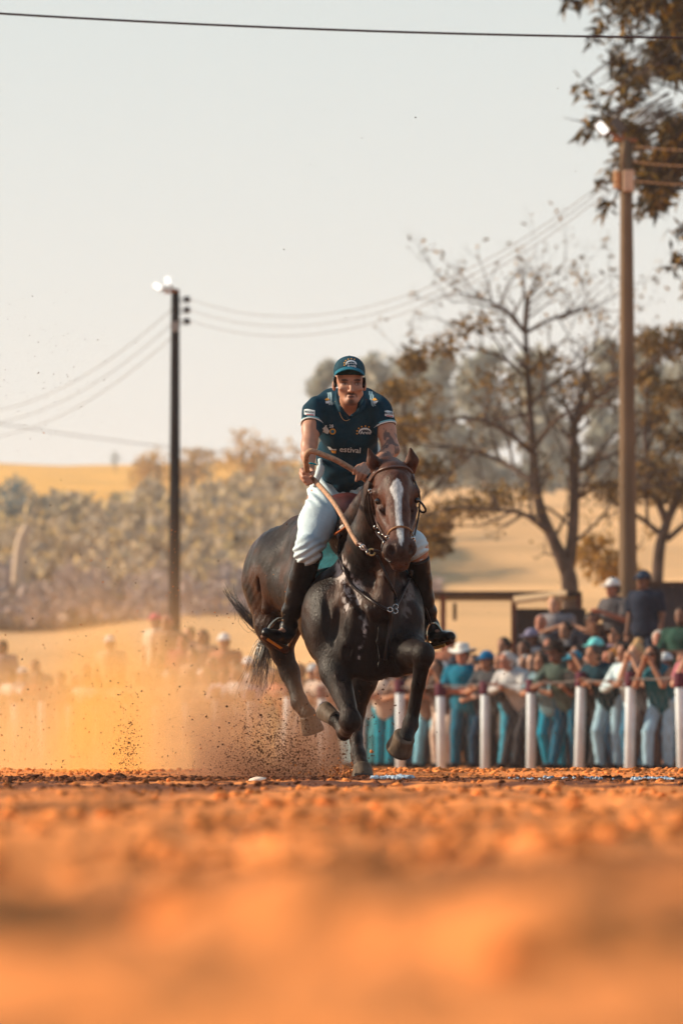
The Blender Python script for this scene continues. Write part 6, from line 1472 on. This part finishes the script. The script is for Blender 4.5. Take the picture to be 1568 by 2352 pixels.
a += spray(130, lambda g: (g.normal(110, 90), g.normal(880, 110)), 29, 32, .0014, .0036, 7, 2)
a += spray(60, lambda g: (g.uniform(640, 1560), g.uniform(120, 1000)), 29, 32, .0014, .0040, 8, 2)
a += spray(60, lambda g: (g.uniform(1000, 1560), g.uniform(1000, 1700)), 29, 32, .0012, .0040, 9, 2)
tag(obj('flying_dirt', clod_mesh('flying_dirt', a, fly_m, 4), fly_m), 'dark specks and crumbs of soil thrown up by the hooves', 'soil', kind='stuff')
a = spray(520, lambda g: (g.uniform(-20, 800), 1790 - abs(g.normal(0, 230))), 30, 33, .0012, .0050, 16, 3) + spray(160, lambda g: (g.normal(770, 45), 1795 - abs(g.normal(0, 20))), 30.6, 32, .004, .014, 17, 2) + spray(60, lambda g: (g.normal(400, 12), g.uniform(1190, 1500)), 31, 33, .001, .004, 18, 2)
tag(obj('flying_orange_dirt', clod_mesh('flying_orange_dirt', a, fly_o, 5), fly_o), 'sunlit orange crumbs of soil hanging in the air', 'soil', kind='stuff')

# ------------------------------------------------------------------ dust and haze
def dust(name, lo, hi, dens, color, label, nscale, falloffs, seed=0, aniso=.25, contrast=(.35, .75)):
    """a closed box of uneven dust; falloffs: list of (axis, from, to): 1 at `to`, 0 at `from`, metres in object space; or a python callable that adds nodes"""
    lo, hi = np.array(lo, float), np.array(hi, float); c = (lo + hi) / 2; v, q = box(lo - c, hi - c)
    m = bpy.data.materials.new(name); m.use_nodes = True; nt = m.node_tree; N, L = nt.nodes, nt.links; N.clear()
    out = N.new('ShaderNodeOutputMaterial'); pv = N.new('ShaderNodeVolumePrincipled'); pv.inputs['Color'].default_value = (*color, 1); pv.inputs['Anisotropy'].default_value = aniso
    tc = N.new('ShaderNodeTexCoord'); sp = N.new('ShaderNodeSeparateXYZ'); L.new(tc.outputs['Object'], sp.inputs[0])
    nz = N.new('ShaderNodeTexNoise'); nz.inputs['Scale'].default_value = nscale; nz.inputs['Detail'].default_value = 4; nz.inputs['Distortion'].default_value = .6
    mp = N.new('ShaderNodeMapping'); mp.inputs['Location'].default_value = (seed, 0, 0); mp.inputs['Scale'].default_value = (1, .35, .6); L.new(tc.outputs['Object'], mp.inputs[0]); L.new(mp.outputs[0], nz.inputs['Vector'])
    r = N.new('ShaderNodeMapRange'); r.inputs['From Min'].default_value = contrast[0]; r.inputs['From Max'].default_value = contrast[1]; L.new(nz.outputs['Fac'], r.inputs['Value']); cur = r.outputs[0]
    for ax, a, b in falloffs:
        f = N.new('ShaderNodeMapRange'); f.interpolation_type = 'SMOOTHSTEP'; cc = c['XYZ'.index(ax)]; f.inputs['From Min'].default_value = a - cc; f.inputs['From Max'].default_value = b - cc; L.new(sp.outputs[ax], f.inputs['Value'])
        if a > b: f.inputs['From Min'].default_value = b - cc; f.inputs['From Max'].default_value = a - cc; f.inputs['To Min'].default_value = 1; f.inputs['To Max'].default_value = 0
        mu = N.new('ShaderNodeMath'); mu.operation = 'MULTIPLY'; L.new(cur, mu.inputs[0]); L.new(f.outputs[0], mu.inputs[1]); cur = mu.outputs[0]
    mu = N.new('ShaderNodeMath'); mu.operation = 'MULTIPLY'; L.new(cur, mu.inputs[0]); mu.inputs[1].default_value = dens; L.new(mu.outputs[0], pv.inputs['Density']); L.new(pv.outputs[0], out.inputs['Volume'])
    o = obj(name, new_mesh(name, v, q, False), m, loc=c); tag(o, label, 'dust', kind='stuff'); return o
dust('dust_cloud', (-6.5, 33, -.15), (-.05, 62, 1.9), .25, (1.0, .67, .30), 'glowing orange dust hanging over the left half of the track and hiding the fence', .9,
     [('X', -.05, -1.6), ('Z', 1.22, .0), ('Y', 33, 36), ('Y', 62, 56)], contrast=(.36, .64))
dust('dust_plume', (-2.6, 34, -.1), (-.6, 48, 2.3), .08, (.98, .68, .38), 'thin tall plume of dust in front of the dark pole', .9, [('X', -.6, -1.3), ('X', -2.6, -1.7), ('Z', 2.1, .5), ('Y', 34, 37), ('Y', 48, 44)], seed=4)
dust('dust_spray', (-1.15, 30.9, -.06), (.14, 32.8, .85), 5.0, (.52, .31, .20), 'brown dust kicked up low between the raised hind hoof and the ground', 3.2, [('X', .14, -.35), ('X', -1.15, -.45), ('Z', .74, .0), ('Y', 30.9, 31.3), ('Y', 32.6, 32.2)], seed=9, contrast=(.36, .66))
dust('dust_column', (-1.95, 32.6, -.1), (-.85, 34.2, 1.2), 1.3, (1.0, .62, .16), 'narrow saturated yellow column of dust at the left of the track', 2.2, [('X', -.85, -1.35), ('X', -1.80, -1.42), ('Z', 1.15, .2), ('Y', 32.6, 33), ('Y', 34.2, 33.8)], seed=14, contrast=(.36, .66))
hz = bpy.data.materials.new('hazy_air'); hz.use_nodes = True; nt = hz.node_tree; nt.nodes.clear(); ho = nt.nodes.new('ShaderNodeOutputMaterial'); hv = nt.nodes.new('ShaderNodeVolumePrincipled')
hv.inputs['Color'].default_value = (.93, .95, 1.0, 1); hv.inputs['Density'].default_value = .00025; hv.inputs['Anisotropy'].default_value = .2; nt.links.new(hv.outputs[0], ho.inputs['Volume'])
v, q = box((-900, -60, -60), (900, 1500, 75)); tag(obj('haze', new_mesh('haze', v, q, False), hz), kind='stuff')
